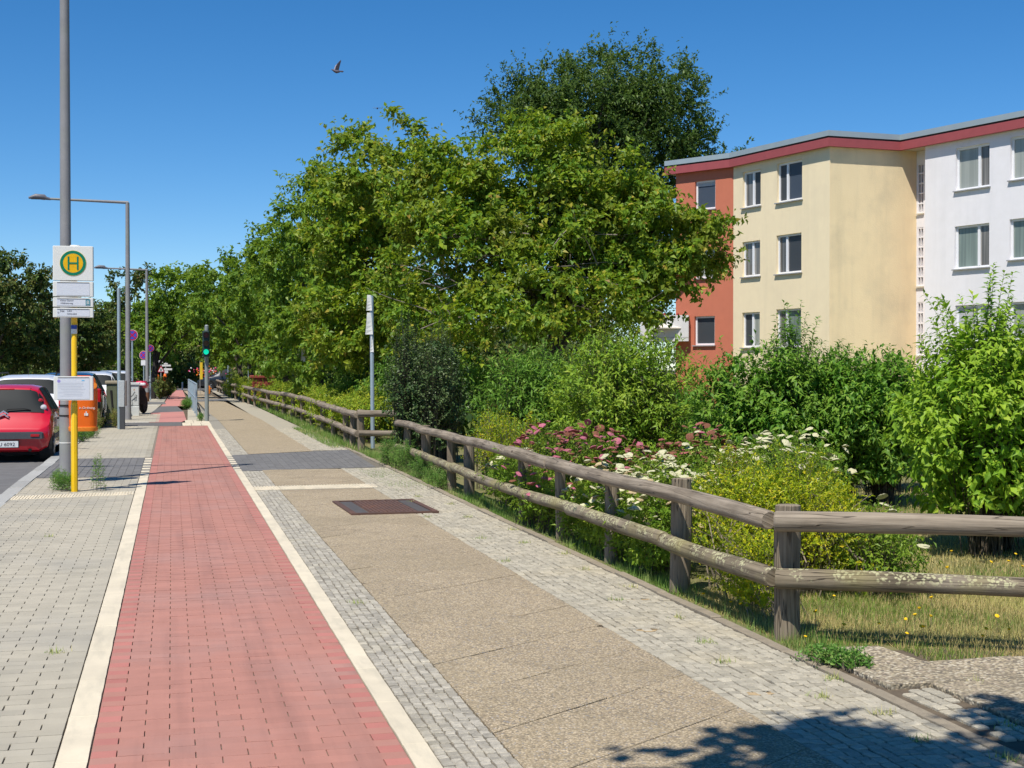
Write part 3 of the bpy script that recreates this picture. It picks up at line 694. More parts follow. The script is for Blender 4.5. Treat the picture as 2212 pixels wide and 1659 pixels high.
h1 = [(.62, 1.78, 7.90, 9.32), (2.80, 4.30, 7.88, 9.38), (.60, 1.75, 5.15, 6.55), (2.77, 4.27, 5.14, 6.63), (.60, 1.74, 2.35, 3.74), (2.77, 4.26, 2.33, 3.79)]
fr = wall(1, 'yellow_wall', M_yel, h1)
for k, h in enumerate(h1): window(fr, *h, [.52] if k % 2 == 0 else [.36], [[1, 0], [0, 3], [1, 1], [1, 0], [0, 2], [1, 4]][k])
wall(2, 'yellow_side_wall', M_yels, [], 0, 3.74)
st = [(.06, .36, 7.30, 9.16), (.06, .36, 4.58, 6.78), (.06, .36, 2.0, 4.0)]
_d = (Vector(RP_[4]) - Vector(RP_[3])).normalized(); _w = Vector((26.393, 46.867)) + _d * 1.2
WP += [tuple(_w), tuple(_w + _d * 9.5)]
h3 = [(1.46, 2.98, 7.83, 9.34), (1.42, 2.98, 5.05, 6.57), (1.46, 2.99, 2.48, 3.76), (3.88, 5.40, 7.92, 9.38), (3.86, 5.38, 5.22, 6.60), (3.88, 5.40, 2.5, 3.78), (6.6, 8.1, 7.92, 9.38), (6.6, 8.1, 5.2, 6.6)]
fr = wall(5, 'white_wall', M_whi, h3)
for k, h in enumerate(h3): window(fr, *h, [.66], [[2, 1], [4, 1], [2, 2], [2, 1], [4, 1], [2, 1], [0, 1], [1, 0]][k], .95 if k == 2 else 0)
fr = wall(3, 'stair_wall', M_whi, st, 0, 1.6)
for (x0, x1, z0, z1) in st:
    a, t, n = fr; w_ = thing('stair_window', None, None); w_.parent = bd; w_.matrix_local = frame_M(a, t, n, x0, z0); H = z1 - z0; mb = MB(); k = max(4, round(H / .38))
    for q in range(k + 1): mb.box((.15, .06, min(max(q * H / k, .025), H - .025)), (.296, .10, .05))
    for xx in (.02, .15, .28): mb.box((xx, .058, H / 2), (.035, .09, H - .004))
    mb.build('grille', M_whi, w_); p = MB(); p.box((.15, .135, H / 2), (.298, .02, H)); p.build('pane', M_pane[0], w_)
    mb = MB(); mb.box((.15, -.02, -.02), (.36, .1, .05)); mb.build('sill', M_sof, w_)
# hidden rear and side walls so the block closes, plus roof
rear = MB()
RB = [(36.0, 58.0), (42, 38.0)]
def vquad(mb, p, q, z0, z1, mi=0): mb.add([Vector((*p, z0)) - BO, Vector((*q, z0)) - BO, Vector((*q, z1)) - BO, Vector((*p, z1)) - BO], [(0, 1, 2, 3)], mi)
a0 = Vector(WP[0]) + (Vector(WP[1]) - Vector(WP[0])).normalized() * .42
vquad(rear, (32.0, 60.5), tuple(a0), -.1, 9.95); vquad(rear, (42, 38.5), (32.0, 60.5), -.1, 9.95); vquad(rear, WP[6], (42, 38.5), -.1, 9.95)
vquad(rear, tuple(Vector(WP[3]) + (Vector(WP[4]) - Vector(WP[3])).normalized() * 1.0), WP[5], -.1, 9.95)
rear.build('rear_wall', M_redw, bd)
def band(name, m, out, z0, z1, thick):
    """a band following the roof edge"""
    pts = [Vector(p) for p in RP_]; mb = MB(); off = []
    for i in range(len(pts)):
        ns = []
        if i > 0: d = (pts[i] - pts[i - 1]).normalized(); ns.append(Vector((d.y, -d.x)))
        if i < len(pts) - 1: d = (pts[i + 1] - pts[i]).normalized(); ns.append(Vector((d.y, -d.x)))
        nn = sum(ns, Vector((0, 0))).normalized(); off.append(nn / max(.5, nn.dot(ns[0])))
    for i in range(len(pts) - 1):
        A, B = pts[i] + off[i] * out, pts[i + 1] + off[i + 1] * out; C, D = pts[i + 1] + off[i + 1] * (out - thick), pts[i] + off[i] * (out - thick)
        V = [Vector((*q, z)) - BO for z in (z0, z1) for q in (A, B, C, D)]
        mb.add(V, [(0, 1, 5, 4), (1, 2, 6, 5), (2, 3, 7, 6), (3, 0, 4, 7), (4, 5, 6, 7), (3, 2, 1, 0)])
    return mb.build(name, m, bd)
band('roof_flashing', M_zinc, .03, 9.97, 10.17, .5); band('shadow_gap', M_blk, -.01, 9.90, 9.975, .5); band('fascia_board', M_fas, .012, 9.60, 9.905, .16)
rf = MB(); Q = [*RP_, (43, 38), (32.5, 61.5)]
rf.add([Vector((*q, 9.94)) - BO for q in Q], [tuple(range(7))]); rf.add([Vector((*q, 9.63)) - BO for q in Q], [tuple(reversed(range(7)))], 1); rf.build('roof', [M_zinc, M_sof], bd)
# balconies at the far end of the terracotta wall
M_balc = pmat('balcony_panel', (.62, .60, .58), (.58, .56, .545), rough=.7, scale=4)
bt = (Vector(WP[1]) - Vector(WP[0])).normalized()
for z in (2.72, 5.5):
    b_ = MB(); c = Vector((20.15, 55.0, z)) - BO; rz = math.atan2(bt.y, bt.x) + R(30)
    b_.box(c, (2.0, 1.5, .16), rz=rz); T = Matrix.Translation(c) @ Matrix.Rotation(rz, 4, 'Z')
    b_.box((0, -.72, .52), (2.0, .06, .95), M=T); b_.box((.97, 0, .52), (.06, 1.38, .95), M=T); b_.box((-.97, 0, .52), (.06, 1.38, .95), M=T); b_.build('balcony', M_balc, bd)
aw = MB(); aw.add([Vector(p) - BO for p in ((19.6, 54.9, 3.62), (20.9, 55.2, 3.62), (20.4, 54.0, 3.2), (18.9, 53.9, 3.2), (19.6, 54.9, 3.58), (20.9, 55.2, 3.58), (20.4, 54.0, 3.16), (18.9, 53.9, 3.16))], [(0, 1, 2, 3), (7, 6, 5, 4), (3, 2, 6, 7), (0, 3, 7, 4), (1, 0, 4, 5), (2, 1, 5, 6)])
aw.build('awning', pmat('awning_cloth', (.70, .66, .58), rough=.9), bd)
fb = MB()
for k in range(26): fb.add(MB().box((0, 0, 0), (.09, .05, .09)).v, [(0, 2, 3, 1), (4, 5, 7, 6), (0, 1, 5, 4), (2, 6, 7, 3), (0, 4, 6, 2), (1, 3, 7, 5)], 0, Matrix.Translation(Vector((20.0 + rnd.uniform(-.8, .6), 54.6 + rnd.uniform(-.4, .3), rnd.choice((3.75, 6.52)))) - BO) @ Matrix.Rotation(rnd.uniform(0, 3), 4, 'Z'))
fb.build('window_box_flowers', pmat('geranium', (.45, .03, .05), rough=.8), bd)['kind'] = 'stuff'

# ================================================================ LOG FENCES
W_up = woodmat('weathered_log', (.34, .28, .21), (.20, .16, .115))
W_lo = woodmat('lichen_log', (.25, .205, .14), (.15, .12, .08), lichen=.9, moss=(.27, .235, .10))
W_post = woodmat('weathered_post', (.29, .235, .165), (.18, .14, .095), lichen=.0)
def seg3(p, q): return Vector(p), Vector(q)
def fence(name, label, posts, rails, group):
    root = thing(name, label, 'fence', (posts[0][0], posts[0][1], 0), 0, group); o = Vector(root.location)
    for i, (x, y, top, r, lean) in enumerate(posts):
        link('post', log_mesh('post', Vector((x, y, -.25)) - o, Vector((x + lean, y + lean * .4, top)) - o, r, W_post, 6, 14, .004, i * 3 + 1, .04), root)
    for i, (p, q, r, lo) in enumerate(rails):
        link('rail', log_mesh('rail', Vector(p) - o, Vector(q) - o, r, W_lo if lo else W_up, 9, 14, .008, i * 5 + 2, rnd.uniform(-.05, .08)), root)
    return root
NPST = [(3.475, 7.45, .770, .076, 0), (3.46, 9.17, .79, .073, .01), (3.45, 10.70, .70, .058, 0), (3.45, 12.19, .66, .052, -.01), (3.47, 13.63, .72, .066, 0), (3.54, 16.69, .71, .07, .01), (3.50, 17.5, .68, .06, -.02), (3.60, 20.0, .72, .07, 0), (3.66, 21.97, .70, .06, 0), (5.45, 6.24, .785, .076, 0), (6.9, 5.35, .785, .076, 0)]
xr = lambda y: 3.335 + max(0, y - 14) * .028
def rl(ys, z, r, lo): return [((xr(a) + rnd.uniform(-.012, .012), a - .04, z(a) + rnd.uniform(-.012, .012)), (xr(b) + rnd.uniform(-.012, .012), b + .06, z(b) + rnd.uniform(-.012, .012)), r * rnd.uniform(.93, 1.06), lo) for a, b in zip(ys, ys[1:])]
rails = rl([7.42, 10.72, 12.2, 13.65, 16.7, 20.0, 22.3], lambda y: .70 - max(0, y - 12) * .003, .060, False) + rl([7.40, 9.2, 11.4, 13.65, 17.0, 20.0, 22.3], lambda y: .365 - max(0, y - 9) * .006, .056, True)
rails += [((3.345, 7.345, .692), (5.42, 6.11, .695), .061, False), ((3.35, 7.34, .362), (5.42, 6.11, .37), .058, True), ((5.38, 6.15, .70), (6.9, 5.25, .70), .06, False), ((5.38, 6.15, .37), (6.9, 5.25, .37), .058, True)]
fence('log_fence', 'weathered log fence turning a corner round the flower bed, its lower rail spotted with lichen', NPST, rails, 'log fences beside the footpath')
FX = [(26.2, 3.47), (43, 3.62), (60, 3.2), (76, 2.93), (92, 2.84)]
def fx(y): return float(np.interp(y, [p[0] for p in FX], [p[1] for p in FX]))
fy = [26.2, 27.4, 28.4, 31, 33.6, 36.5, 39.5, 43, 45.5, 48, 51, 54, 57, 60, 63, 66, 69, 72, 75, 78, 82, 86, 90]
NP2 = [(fx(y) + rnd.uniform(-.03, .03), y, rnd.uniform(.68, .78), .07, rnd.uniform(-.05, .05)) for y in fy] + [(4.6, 26.05, .72, .065, 0)]
def rf_(ys, z, r, lo): return [((fx(a) - .07, a - .05, z + rnd.uniform(-.03, .03)), (fx(b) - .07, b + .05, z + rnd.uniform(-.03, .03)), r, lo) for a, b in zip(ys, ys[1:])]
ry = fy[::2]
rails2 = rf_(ry, .69, .066, False) + rf_(ry, .33, .062, False) + [((3.40, 26.12, .70), (5.2, 25.95, .70), .066, False), ((3.42, 26.12, .32), (5.2, 25.95, .32), .06, False)]
fence('log_fence', 'distant log fence half swallowed by yellow green shrubs, running away along the path', NP2, rails2, 'log fences beside the footpath')

# ================================================================ STREET FURNITURE
M_galv = pmat('galvanised', (.34, .345, .35), (.29, .295, .30), rough=.5, scale=6, metal=.25, stain=(.26, .25, .24), stain_s=2, stain_amt=.4)
M_lamp = pmat('grey_mast_paint', (.255, .25, .25), (.215, .21, .21), rough=.55, scale=4, stain=(.26, .30, .20), stain_s=2.2, stain_amt=.35)
M_bluegrey = pmat('blue_grey_steel', (.34, .42, .46), (.30, .37, .41), rough=.45, scale=5, metal=.2)
M_ybus = pmat('bus_stop_yellow', (.80, .50, .005), (.77, .47, .005), rough=.38, scale=3, coat=.3)
M_wplast = pmat('white_sign_box', (.74, .73, .67), (.71, .70, .645), rough=.4, scale=5, coat=.15)
M_paper = pmat('white_paper', (.64, .66, .70), (.62, .64, .68), rough=.35, scale=6)
M_green = pmat('stop_green', (.0, .20, .105), rough=.45); M_hy = pmat('stop_yellow', (.85, .47, .0), rough=.45); M_gold = pmat('stop_gold_rim', (.85, .62, .20), rough=.45)
M_ink = pmat('grey_print', (.20, .20, .21), rough=.7); M_inkl = pmat('pale_print', (.45, .47, .50), rough=.7); M_blue = pmat('blue_print', (.03, .08, .40), rough=.5); M_teal = pmat('teal_print', (.10, .28, .34), rough=.5); M_lil = pmat('lilac_print', (.35, .30, .65), rough=.5); M_cyan = pmat('light_blue_print', (.20, .50, .75), rough=.5)
# tall mast in the foreground
def lamp(name, label, x, y, h, arm, group, r0=.085, r1=.06, brown=False):
    t = thing(name, label, 'street lamp', (x, y, 0), 0, group)
    p = MB(); p.tube([(0, 0, -.1), (0, 0, 1.0), (0, 0, 1.05), (0, 0, h)], [r0, r0 * .97, r0 * .86, r1], 14); p.build('mast', M_lamp, t, True)
    c = MB(); c.tube([(0, 0, 0), (0, 0, .05)], r0 * 1.12, 14); c.build('base_collar', M_lamp if not brown else pmat('rusty_base', (.16, .075, .04), rough=.8), t, True)
    if brown: c2 = MB(); c2.tube([(0, 0, .02), (0, 0, .42)], r0 * 1.06, 14); c2.build('rusty_sleeve', pmat('rusty_base', (.16, .075, .04), rough=.8), t, True)
    a = MB(); a.tube([(.03, 0, h), (-arm + .55, 0, h + .05)], [.045, .034], 10); a.build('arm', M_lamp, t, True)
    d = MB(); d.tube([(-arm + .62, 0, h + .04), (-arm + .50, 0, h + .06), (-arm + .44, 0, h + .09), (-arm + .2, 0, h + .11), (-arm, 0, h + .06)], [.035, .05, .085, .08, .03], 10)
    hd = d.build('lamp_head', pmat('lamp_head_grey', (.16, .16, .18), rough=.45), t, True)
    g = MB(); g.box((-arm + .24, 0, h + .032), (.34, .13, .012)); g.build('lens', M_pane[0], hd)
    return t
LG = 'street lamps along the kerb'
lmp = lamp('street_lamp', 'thick grey lamp mast behind the bus stop sign, rising out of the picture', -1.405, 19.9, 6.78, 2.75, LG, .092, .062)
bn = MB(); bn.tube([(0, 0, .53), (0, 0, .545)], .0935, 14); bn.build('white_ring', M_wplast, lmp, True)
for z in (.90, 1.04): q = MB(); q.tube([(0, 0, z), (0, 0, z + .018)], .096, 14); q.build('steel_strap', M_blk, lmp, True)
lamp('street_lamp', 'grey street lamp with long arm, beside the white graffiti cabinet', -1.27, 43.05, 6.48, 2.8, LG, .09, .058)
lamp('street_lamp', 'far grey street lamp with a rusty brown base', -1.095, 65.5, 6.0, 2.3, LG, .09, .06, True)
# bus stop
bs = thing('bus_stop_sign', 'yellow bus stop pole carrying a white H sign and a timetable box', 'bus stop sign', (-1.195, 18.3, 0))
p = MB(); p.tube([(0, 0, -.1), (0, 0, 1.10), (0, 0, 1.135), (0, 0, 1.15)], [.042, .042, .03, .008], 8); p.build('lower_pole', M_ybus, bs, True)
p = MB(); p.tube([(0, .03, .95), (0, .03, 2.10), (0, .03, 2.125), (0, .03, 2.135)], [.036, .036, .025, .008], 10); p.tube([(0, .045, 2.0), (0, .045, 3.08)], .04, 10); p.build('upper_pole', M_ybus, bs, True)
p = MB(); p.tube([(0, .03, 2.05), (0, .03, 2.10)], .0375, 12); p.build('blue_band', M_blue, bs, True)
p = MB(); p.tube([(0, .03, 1.99), (0, .03, 2.05)], .0375, 12); p.build('white_band', M_wplast, bs, True)
p = MB(); p.tube([(.02, -.02, 3.07), (.02, -.02, 3.10)], [.075, .06], 12); p.build('cap', M_wplast, bs, True)
def sign_box(name, z0, z1, inset=True, w=.485, d=.10, y=-.055):
    b = MB(); b.bbox((0, 0, 0), (w, d, z1 - z0), .008); o = b.build(name, M_wplast, bs, loc=(0, y, (z0 + z1) / 2))
    H = z1 - z0
    if inset:
        q = MB(); q.box((0, -d / 2 - .001, -.004), (w - .09, .004, H - .035)); q.build('panel', M_paper, o)
        q = MB(); q.box((0, -d / 2 - .003, H / 2 - .014), (w - .10, .008, .005)); q.build('panel_rail', M_ink, o)
    return o
hb = sign_box('sign_box', 2.655, 3.085, False)
def disc(r0, r1, y, m, name, par, z=.0, n=40, x=0.):
    b = MB(); V = []; F = []
    for k in range(n):
        a = 2 * math.pi * k / n
        for r_ in (r0, r1):
            for yy in (y, y + .004): V.append((x + r_ * math.cos(a), yy, z + r_ * math.sin(a)))
    for k in range(n):
        a, c = k * 4, ((k + 1) % n) * 4
        F += [(a, a + 2, c + 2, c), (a + 2, a + 3, c + 3, c + 2), (a, c, c + 1, a + 1)]
    b.add(V, F); return b.build(name, m, par)
disc(.0, .160, -.0535, M_gold, 'emblem_rim', hb); disc(.0, .156, -.0545, M_green, 'emblem_ring', hb); disc(.0, .119, -.0555, M_hy, 'emblem_disc', hb)
e = MB(); e.box((-.055, -.0575, 0), (.020, .004, .165)); e.box((.055, -.0575, 0), (.020, .004, .165)); e.box((0, -.0575, 0), (.0895, .004, .020)); e.build('letter_h', M_green, hb)
sign_box('blank_box', 2.455, 2.642)
nb = sign_box('stop_name_box', 2.325, 2.44); text('stop_name', 'Kölner Damm/', .026, M_ink, nb, (-.155, -.0545, .012)); text('stop_name', 'Wildhüterweg', .026, M_ink, nb, (-.155, -.0545, -.022))
q = MB(); q.box((.176, -.053, .0), (.056, .004, .076)); q.build('letter_tile', M_teal, nb); text('letter', 'B', .062, M_wplast, nb, (.176, -.0565, -.022), align='CENTER')
lb = sign_box('line_box', 2.195, 2.31); text('line_number', '744', .036, M_ink, lb, (-.160, -.0545, .004)); text('destination', 'S-Bhf', .026, M_ink, lb, (-.072, -.0545, .012)); text('destination', 'Schönefeld', .026, M_ink, lb, (-.072, -.0545, -.024))
disc(.006, .010, -.0545, M_ink, 'line_symbol', lb, -.002, 12, -.177)
tb = sign_box('timetable_box', 1.155, 1.455, True, .475, .075, -.075)
for k in range(9):
    q = MB(); q.box((-.02 + rnd.uniform(-.02, .02), -.0405, .065 - k * .02), (.26 + rnd.uniform(-.06, .05), .002, .0025)); q.build('print_line', M_inkl, tb)
disc(.0, .020, -.0412, M_lil, 'printed_disc', tb, .09, 18, -.175)
q = MB(); q.box((.115, -.0405, .097), (.036, .002, .014)); q.build('printed_patch', M_cyan, tb)
# litter bin strapped to the mast
M_or = pmat('bin_orange', (.80, .135, .003), (.75, .125, .003), rough=.42, scale=5, coat=.2); M_or2 = pmat('bin_orange_rim', (.85, .24, .02), rough=.45)
lbn = thing('litter_bin', 'bright orange litter bin hung on the thick grey mast', 'litter bin', (-1.175, 19.78, .72))
def rr(w, d, r_, n=5):
    P = []
    for cx, cy, a0 in ((w / 2 - r_, -d / 2 + r_, -90), (w / 2 - r_, d / 2 - r_, 0), (-w / 2 + r_, d / 2 - r_, 90), (-w / 2 + r_, -d / 2 + r_, 180)):
        for k in range(n): a = R(a0 + 90 * k / (n - 1)); P.append((cx + r_ * math.cos(a), cy + r_ * math.sin(a)))
    return P
def ringstack(mb, prof, mi=0):
    n = len(prof[0][0]); V = [(x, y, z) for P, z in prof for x, y in P]
    F = [(k * n + i, k * n + (i + 1) % n, (k + 1) * n + (i + 1) % n, (k + 1) * n + i) for k in range(len(prof) - 1) for i in range(n)]
    F += [tuple(reversed(range(n))), tuple((len(prof) - 1) * n + i for i in range(n))]
    return mb.add(V, F, mi)
b = MB(); ringstack(b, [(rr(.36, .28, .10), .03), (rr(.375, .29, .11), .30), (rr(.375, .29, .11), .52), (rr(.36, .28, .11), .62), (rr(.30, .23, .10), .70), (rr(.18, .14, .06), .735)]); b.build('bin_body', M_or, lbn, True)
b = MB(); ringstack(b, [(rr(.37, .29, .10), -.02), (rr(.385, .30, .11), .0), (rr(.385, .30, .11), .035), (rr(.37, .29, .10), .04)]); b.build('bottom_rim', M_or2, lbn, True)
disc(.0, .045, -.15, M_or2, 'lock_disc', lbn, .60, 18, .145)
b = MB(); b.box((0, -.138, .59), (.2, .02, .09)); b.build('slot', M_blk, lbn)
text('bin_lettering', 'in Ordnung.', .044, M_wplast, lbn, (-.045, -.149, .285), extrude=.002)
q = MB(); q.box((.055, -.149, .21), (.035, .006, .034)); q.box((.048, -.149, .237), (.012, .006, .026)); q.box((.028, -.149, .21), (.010, .006, .034)); q.build('thumb_symbol', M_wplast, lbn)
b = MB(); b.box((-.21, .09, .45), (.06, .05, .03)); b.box((-.21, .09, .15), (.06, .05, .03)); b.build('bracket', M_galv, lbn)
# cabinets
def cabinet(label, x0, x1, y, d, z0, z1, m, mtop, plinth, group, cat='cabinet'):
    t = thing('utility_cabinet', label, cat, ((x0 + x1) / 2, y, 0), 0, group); w_ = x1 - x0
    b = MB(); b.bbox((0, d / 2, (z0 + z1) / 2), (w_, d, z1 - z0), .012); b.build('cabinet_body', m, t)
    b = MB(); b.bbox((0, d / 2, z1 + .035), (w_ + .06, d + .08, .07), .015); b.build('cap', mtop, t)
    b = MB(); b.bbox((0, d / 2, z0 / 2 - .02), (w_ + .01, d + .02, z0 + .04), .012); b.build('plinth', plinth, t)
    b = MB()
    b.box((0, -.004, (z0 + z1) / 2), (w_ * .88, .008, (z1 - z0) * .9)); b.build('door', m, t)
    return t
M_olive = pmat('olive_paint', (.135, .15, .085), (.11, .125, .07), rough=.6, scale=3, stain=(.07, .07, .05), stain_s=3, stain_amt=.4); M_conc = pmat('old_concrete', (.34, .31, .25), (.27, .245, .20), rough=.9, scale=8, bump=.4)
M_wcab = pmat('off_white_cabinet', (.60, .62, .60), (.56, .58, .56), rough=.55, scale=4, stain=(.45, .44, .38), stain_s=3, stain_amt=.3); M_cap = pmat('tan_lid', (.36, .31, .21), rough=.7)
CG = 'utility cabinets on the pavement'
c1 = cabinet('olive green utility cabinet on a concrete base, smeared with a black stripe', -1.672, -1.392, 38.0, .36, .17, 1.14, M_olive, M_cap, M_conc, CG)
b = MB(); b.tube([(-.02, -.012, .96), (.0, -.012, .7), (.035, -.012, .28)], [.03, .024, .03], 6); b.build('black_stripe', M_blk, c1)
M_tag = pmat('marker_tag', (.10, .11, .11), rough=.6); M_tagb = pmat('blue_tag', (.03, .05, .22), rough=.6)
c2 = cabinet('white utility cabinet with a thin dark scribbled tag, right of the grey lamp', -1.325, -1.03, 46.5, .30, .30, 1.0, M_wcab, M_wcab, M_wcab, CG)
b = MB()
for pts in ([(-.10, .62), (-.03, .70), (.03, .60), (-.08, .50), (.06, .56)], [(-.03, .70), (.02, .78)], [(.06, .56), (.08, .66), (.03, .68)], [(-.08, .50), (-.05, .40), (-.09, .32)], [(-.02, .55), (.05, .62), (.07, .5), (.0, .48)]): b.tube([(x, -.012, z) for x, z in pts], .007, 5)
b.build('scribbled_tag', M_tag, c2)
q = MB(); q.prism([(-.04, .82), (.03, .82), (-.005, .88)], .008, .010, M=XZ); q.build('warning_sticker', pmat('faded_orange', (.55, .36, .2), rough=.7), c2)
c3 = cabinet('far white cabinet with blue lettering sprayed up its front', -1.155, -.945, 73.0, .3, .15, 1.05, M_wcab, M_wcab, M_wcab, CG)
text('sprayed_lettering', 'XMOZ', .24, M_tagb, c3, (.075, -.02, .17), (R(90), R(-90), 0), extrude=.004)
# slim cabinet carried by a blue-grey post
pc = thing('signal_control_post', 'blue grey post with a slim pale control box and dark foot', 'control post', (-1.235, 36.4, 0))
b = MB(); b.tube([(-.06, .08, 0), (-.06, .08, 3.56)], [.046, .042], 10); b.build('post', M_bluegrey, pc, True)
b = MB(); b.bbox((0, 0, .90), (.15, .14, .66), .01); b.build('control_box', pmat('pale_grey_box', (.50, .53, .52), rough=.5), pc)
b = MB(); b.bbox((.105, .02, .91), (.05, .14, .64), .01); b.build('side_box', pmat('brown_grey_box', (.20, .17, .15), rough=.6), pc)
b = MB(); b.bbox((.02, .0, .28), (.13, .13, .58), .01); b.build('foot', pmat('dark_grey_foot', (.07, .075, .08), rough=.6), pc)
# traffic light
M_tl = pmat('signal_dark_green', (.022, .045, .04), rough=.5, scale=4); M_tlp = pmat('signal_post', (.24, .27, .26), (.21, .235, .225), rough=.55, scale=6, stain=(.17, .19, .16), stain_s=3, stain_amt=.4)
tl = thing('traffic_light', 'traffic light showing green, its post on the cream paving slabs', 'traffic light', (.985, 41.3, 0))
b = MB(); b.tube([(0, 0, 0), (0, 0, 1.9), (0, 0, 2.76)], [.062, .056, .056], 12); b.build('post', M_tlp, tl, True)
b = MB(); b.tube([(0, 0, 2.76), (0, 0, 2.80)], [.06, .03], 12); b.build('post_cap', M_tlp, tl, True)
hd = MB(); hd.bbox((-.02, -.15, 2.25), (.20, .14, .76), .03); hd = hd.build('signal_head', M_tl, tl)
b = MB(); b.box((.0, -.06, 2.5), (.05, .08, .05)); b.box((0, -.06, 2.0), (.05, .08, .05)); b.build('bracket', M_tl, tl)
for z, m, nm in ((2.49, pmat('red_lens_off', (.10, .012, .012), rough=.25), 'red_lens'), (2.25, pmat('amber_lens_off', (.11, .05, .012), rough=.25), 'amber_lens'), (2.01, emitmat('green_lens', (.0, .62, .38), .85), 'green_lens')):
    disc(0, .076, -.226, m, nm, hd, z, 20, -.02)
    v = MB(); V = []; F = []; n = 12
    for k in range(n + 1):
        a = R(-10 + 200 * k / n)
        for r_, yy in ((.095, -.222), (.098, -.40), (.090, -.40), (.087, -.222)): V.append((-.02 + r_ * math.cos(a), yy + (.07 if yy < -.3 and math.sin(a) < .3 else 0), z + r_ * math.sin(a)))
    for k in range(n):
        for j in range(3): F.append((k * 4 + j, k * 4 + j + 1, (k + 1) * 4 + j + 1, (k + 1) * 4 + j))
    v.add(V, F); v.build('visor', M_tl, hd)
# railing
rg_ = thing('railing', 'grey steel railing with vertical bars along the track edge', 'railing', (.77, 45.6, 0)); A = Vector((0, 0, 0)); B = Vector((-.055, 16.9, 0))
for k in range(7):
    p = A.lerp(B, k / 6); b = MB(); b.tube([p + Vector((0, 0, -.05)), p + Vector((0, 0, 1.05))], .03, 8); b.build('rail_post', M_bluegrey, rg_, True)
for z in (1.03, .55): b = MB(); b.tube([A + Vector((0, 0, z)), B + Vector((0, 0, z))], .026, 8); b.build('rail_tube', M_bluegrey, rg_, True)
for k in range(30):
    p = A.lerp(B, (k + .5) / 30); b = MB(); b.tube([p + Vector((0, 0, .1)), p + Vector((0, 0, 1.03))], .009, 5); b.build('bar', M_bluegrey, rg_)
b = MB(); b.tube([(.0, .1, .5), (.16, -.5, .02)], .022, 6); b.tube([(.0, .1, .32), (.12, -.3, .02)], .022, 6); b.build('brace', M_blk, rg_)
# no-stopping signs
M_sblue = pmat('sign_blue', (.06, .08, .50), rough=.4); M_sred = pmat('sign_red', (.52, .01, .06), rough=.4); M_wht = pmat('sign_white', (.75, .75, .74), rough=.45)
def nostop(label, x, y, z, rz=0., h0=0., extra=False, r_=.19):
    t = thing('no_stopping_sign', label, 'road sign', (x, y, 0), rz, 'no stopping signs by the kerb')
    b = MB(); b.tube([(0, .03, h0), (.0, .03, z - .1)], .03, 8); b.build('post', M_bluegrey, t, True)
    d = disc(0, r_, -.01, M_wht, 'sign_disc', t, z); disc(0, r_ * .94, -.013, M_sred, 'red_ring', d, z); disc(0, r_ * .75, -.016, M_sblue, 'blue_field', d, z)
    for a in (45, -45):
        b = MB(); b.box((0, 0, 0), (r_ * 1.6, .004, r_ * .2), M=Matrix.Translation((0, -.019 - (.003 if a > 0 else 0), z)) @ Matrix.Rotation(R(a), 4, 'Y')); b.build('cross_bar', M_sred, d)
    if extra: b = MB(); b.box((0, -.01, z - .35), (.24, .01, .24)); b.build('plate', M_wht, t)
nostop('blue and red no stopping disc on a tall post behind the white cars', -1.33, 50.0, 2.68)
nostop('far no stopping disc with a white plate, left of the tree trunk', -1.26, 66.3, 2.12, R(-18), extra=True, r_=.20)
nostop('dim no stopping disc against the dark tree trunk', -.98, 68.0, 2.46, R(12), r_=.17)
# warning triangle and direction boards
ws = thing('warning_sign', 'white warning triangle with red border at the end of the street', 'road sign', (-.585, 80, 0))
b = MB(); b.tube([(0, .03, 0), (0, .03, 1.75)], .03, 8); b.build('post', M_galv, ws, True)
b = MB(); b.prism([(-.21, 1.29), (.21, 1.29), (0, 1.66)], 0, .01, M=XZ); b.build('red_border', M_sred, ws, loc=(0, 0, 0)); b = MB(); b.prism([(-.145, 1.33), (.145, 1.33), (0, 1.58)], .011, .014, M=XZ); b.build('white_field', M_wht, ws)
b = MB(); b.prism([(-.035, 1.36), (.035, 1.36), (.03, 1.46), (0, 1.50), (-.03, 1.46)], .015, .018, M=XZ); b.build('black_symbol', M_blk, ws)
b = MB(); b.bbox((-.02, .0, 1.88), (.26, .012, .13), .004); b.build('top_plate', M_wht, ws)
dg = thing('direction_sign', 'white direction boards on a post beside the warning triangle', 'road sign', (-.33, 82, 0))
b = MB(); b.tube([(0, .03, 0), (0, .03, 1.85)], .035, 8); b.build('post', M_galv, dg, True)
for (x, z, w_, h) in ((.03, 1.66, .5, .10), (.12, 1.45, .46, .11), (.02, 1.30, .2, .15), (.0, 1.76, .22, .07)):
    b = MB(); b.bbox((x, 0, z), (w_, .012, h), .004); b.build('board', M_wht, dg)
b = MB(); b.tube([(0, 0, 0), (0, 0, 1.98)], .04, 8); tag(b.build('bare_post', M_galv, None, True, (-.78, 77.5, 0)), 'bare pale post left of the warning triangle', 'post')
for x, y, lab in ((-.80, 76, 'small orange litter bin beside the tree trunk'), (-.36, 79.0, 'slim orange litter bin under the direction boards')):
    t = thing('litter_bin', lab, 'litter bin', (x, y, .55), 0, 'far orange litter bins'); s_ = .85 if x < -.5 else .5
    b = MB(); ringstack(b, [(rr(.36 * s_, .28, .06), 0), (rr(.38 * s_, .29, .06), .45), (rr(.34 * s_, .26, .06), .58), (rr(.2 * s_, .15, .04), .66)]); b.build('bin_body', M_or, t, True)
    b = MB(); b.tube([(0, .16, -.55), (0, .16, .7)], .03, 8); b.build('post', M_galv, t, True)
b = MB(); b.tube([(0, 0, 0), (0, 0, .5), (0, 0, .53)], [.05, .05, .02], 8); tag(b.build('bollard', M_wht, None, True, (.71, 99.0, 0)), 'white bollard at the far end of the track', 'bollard')
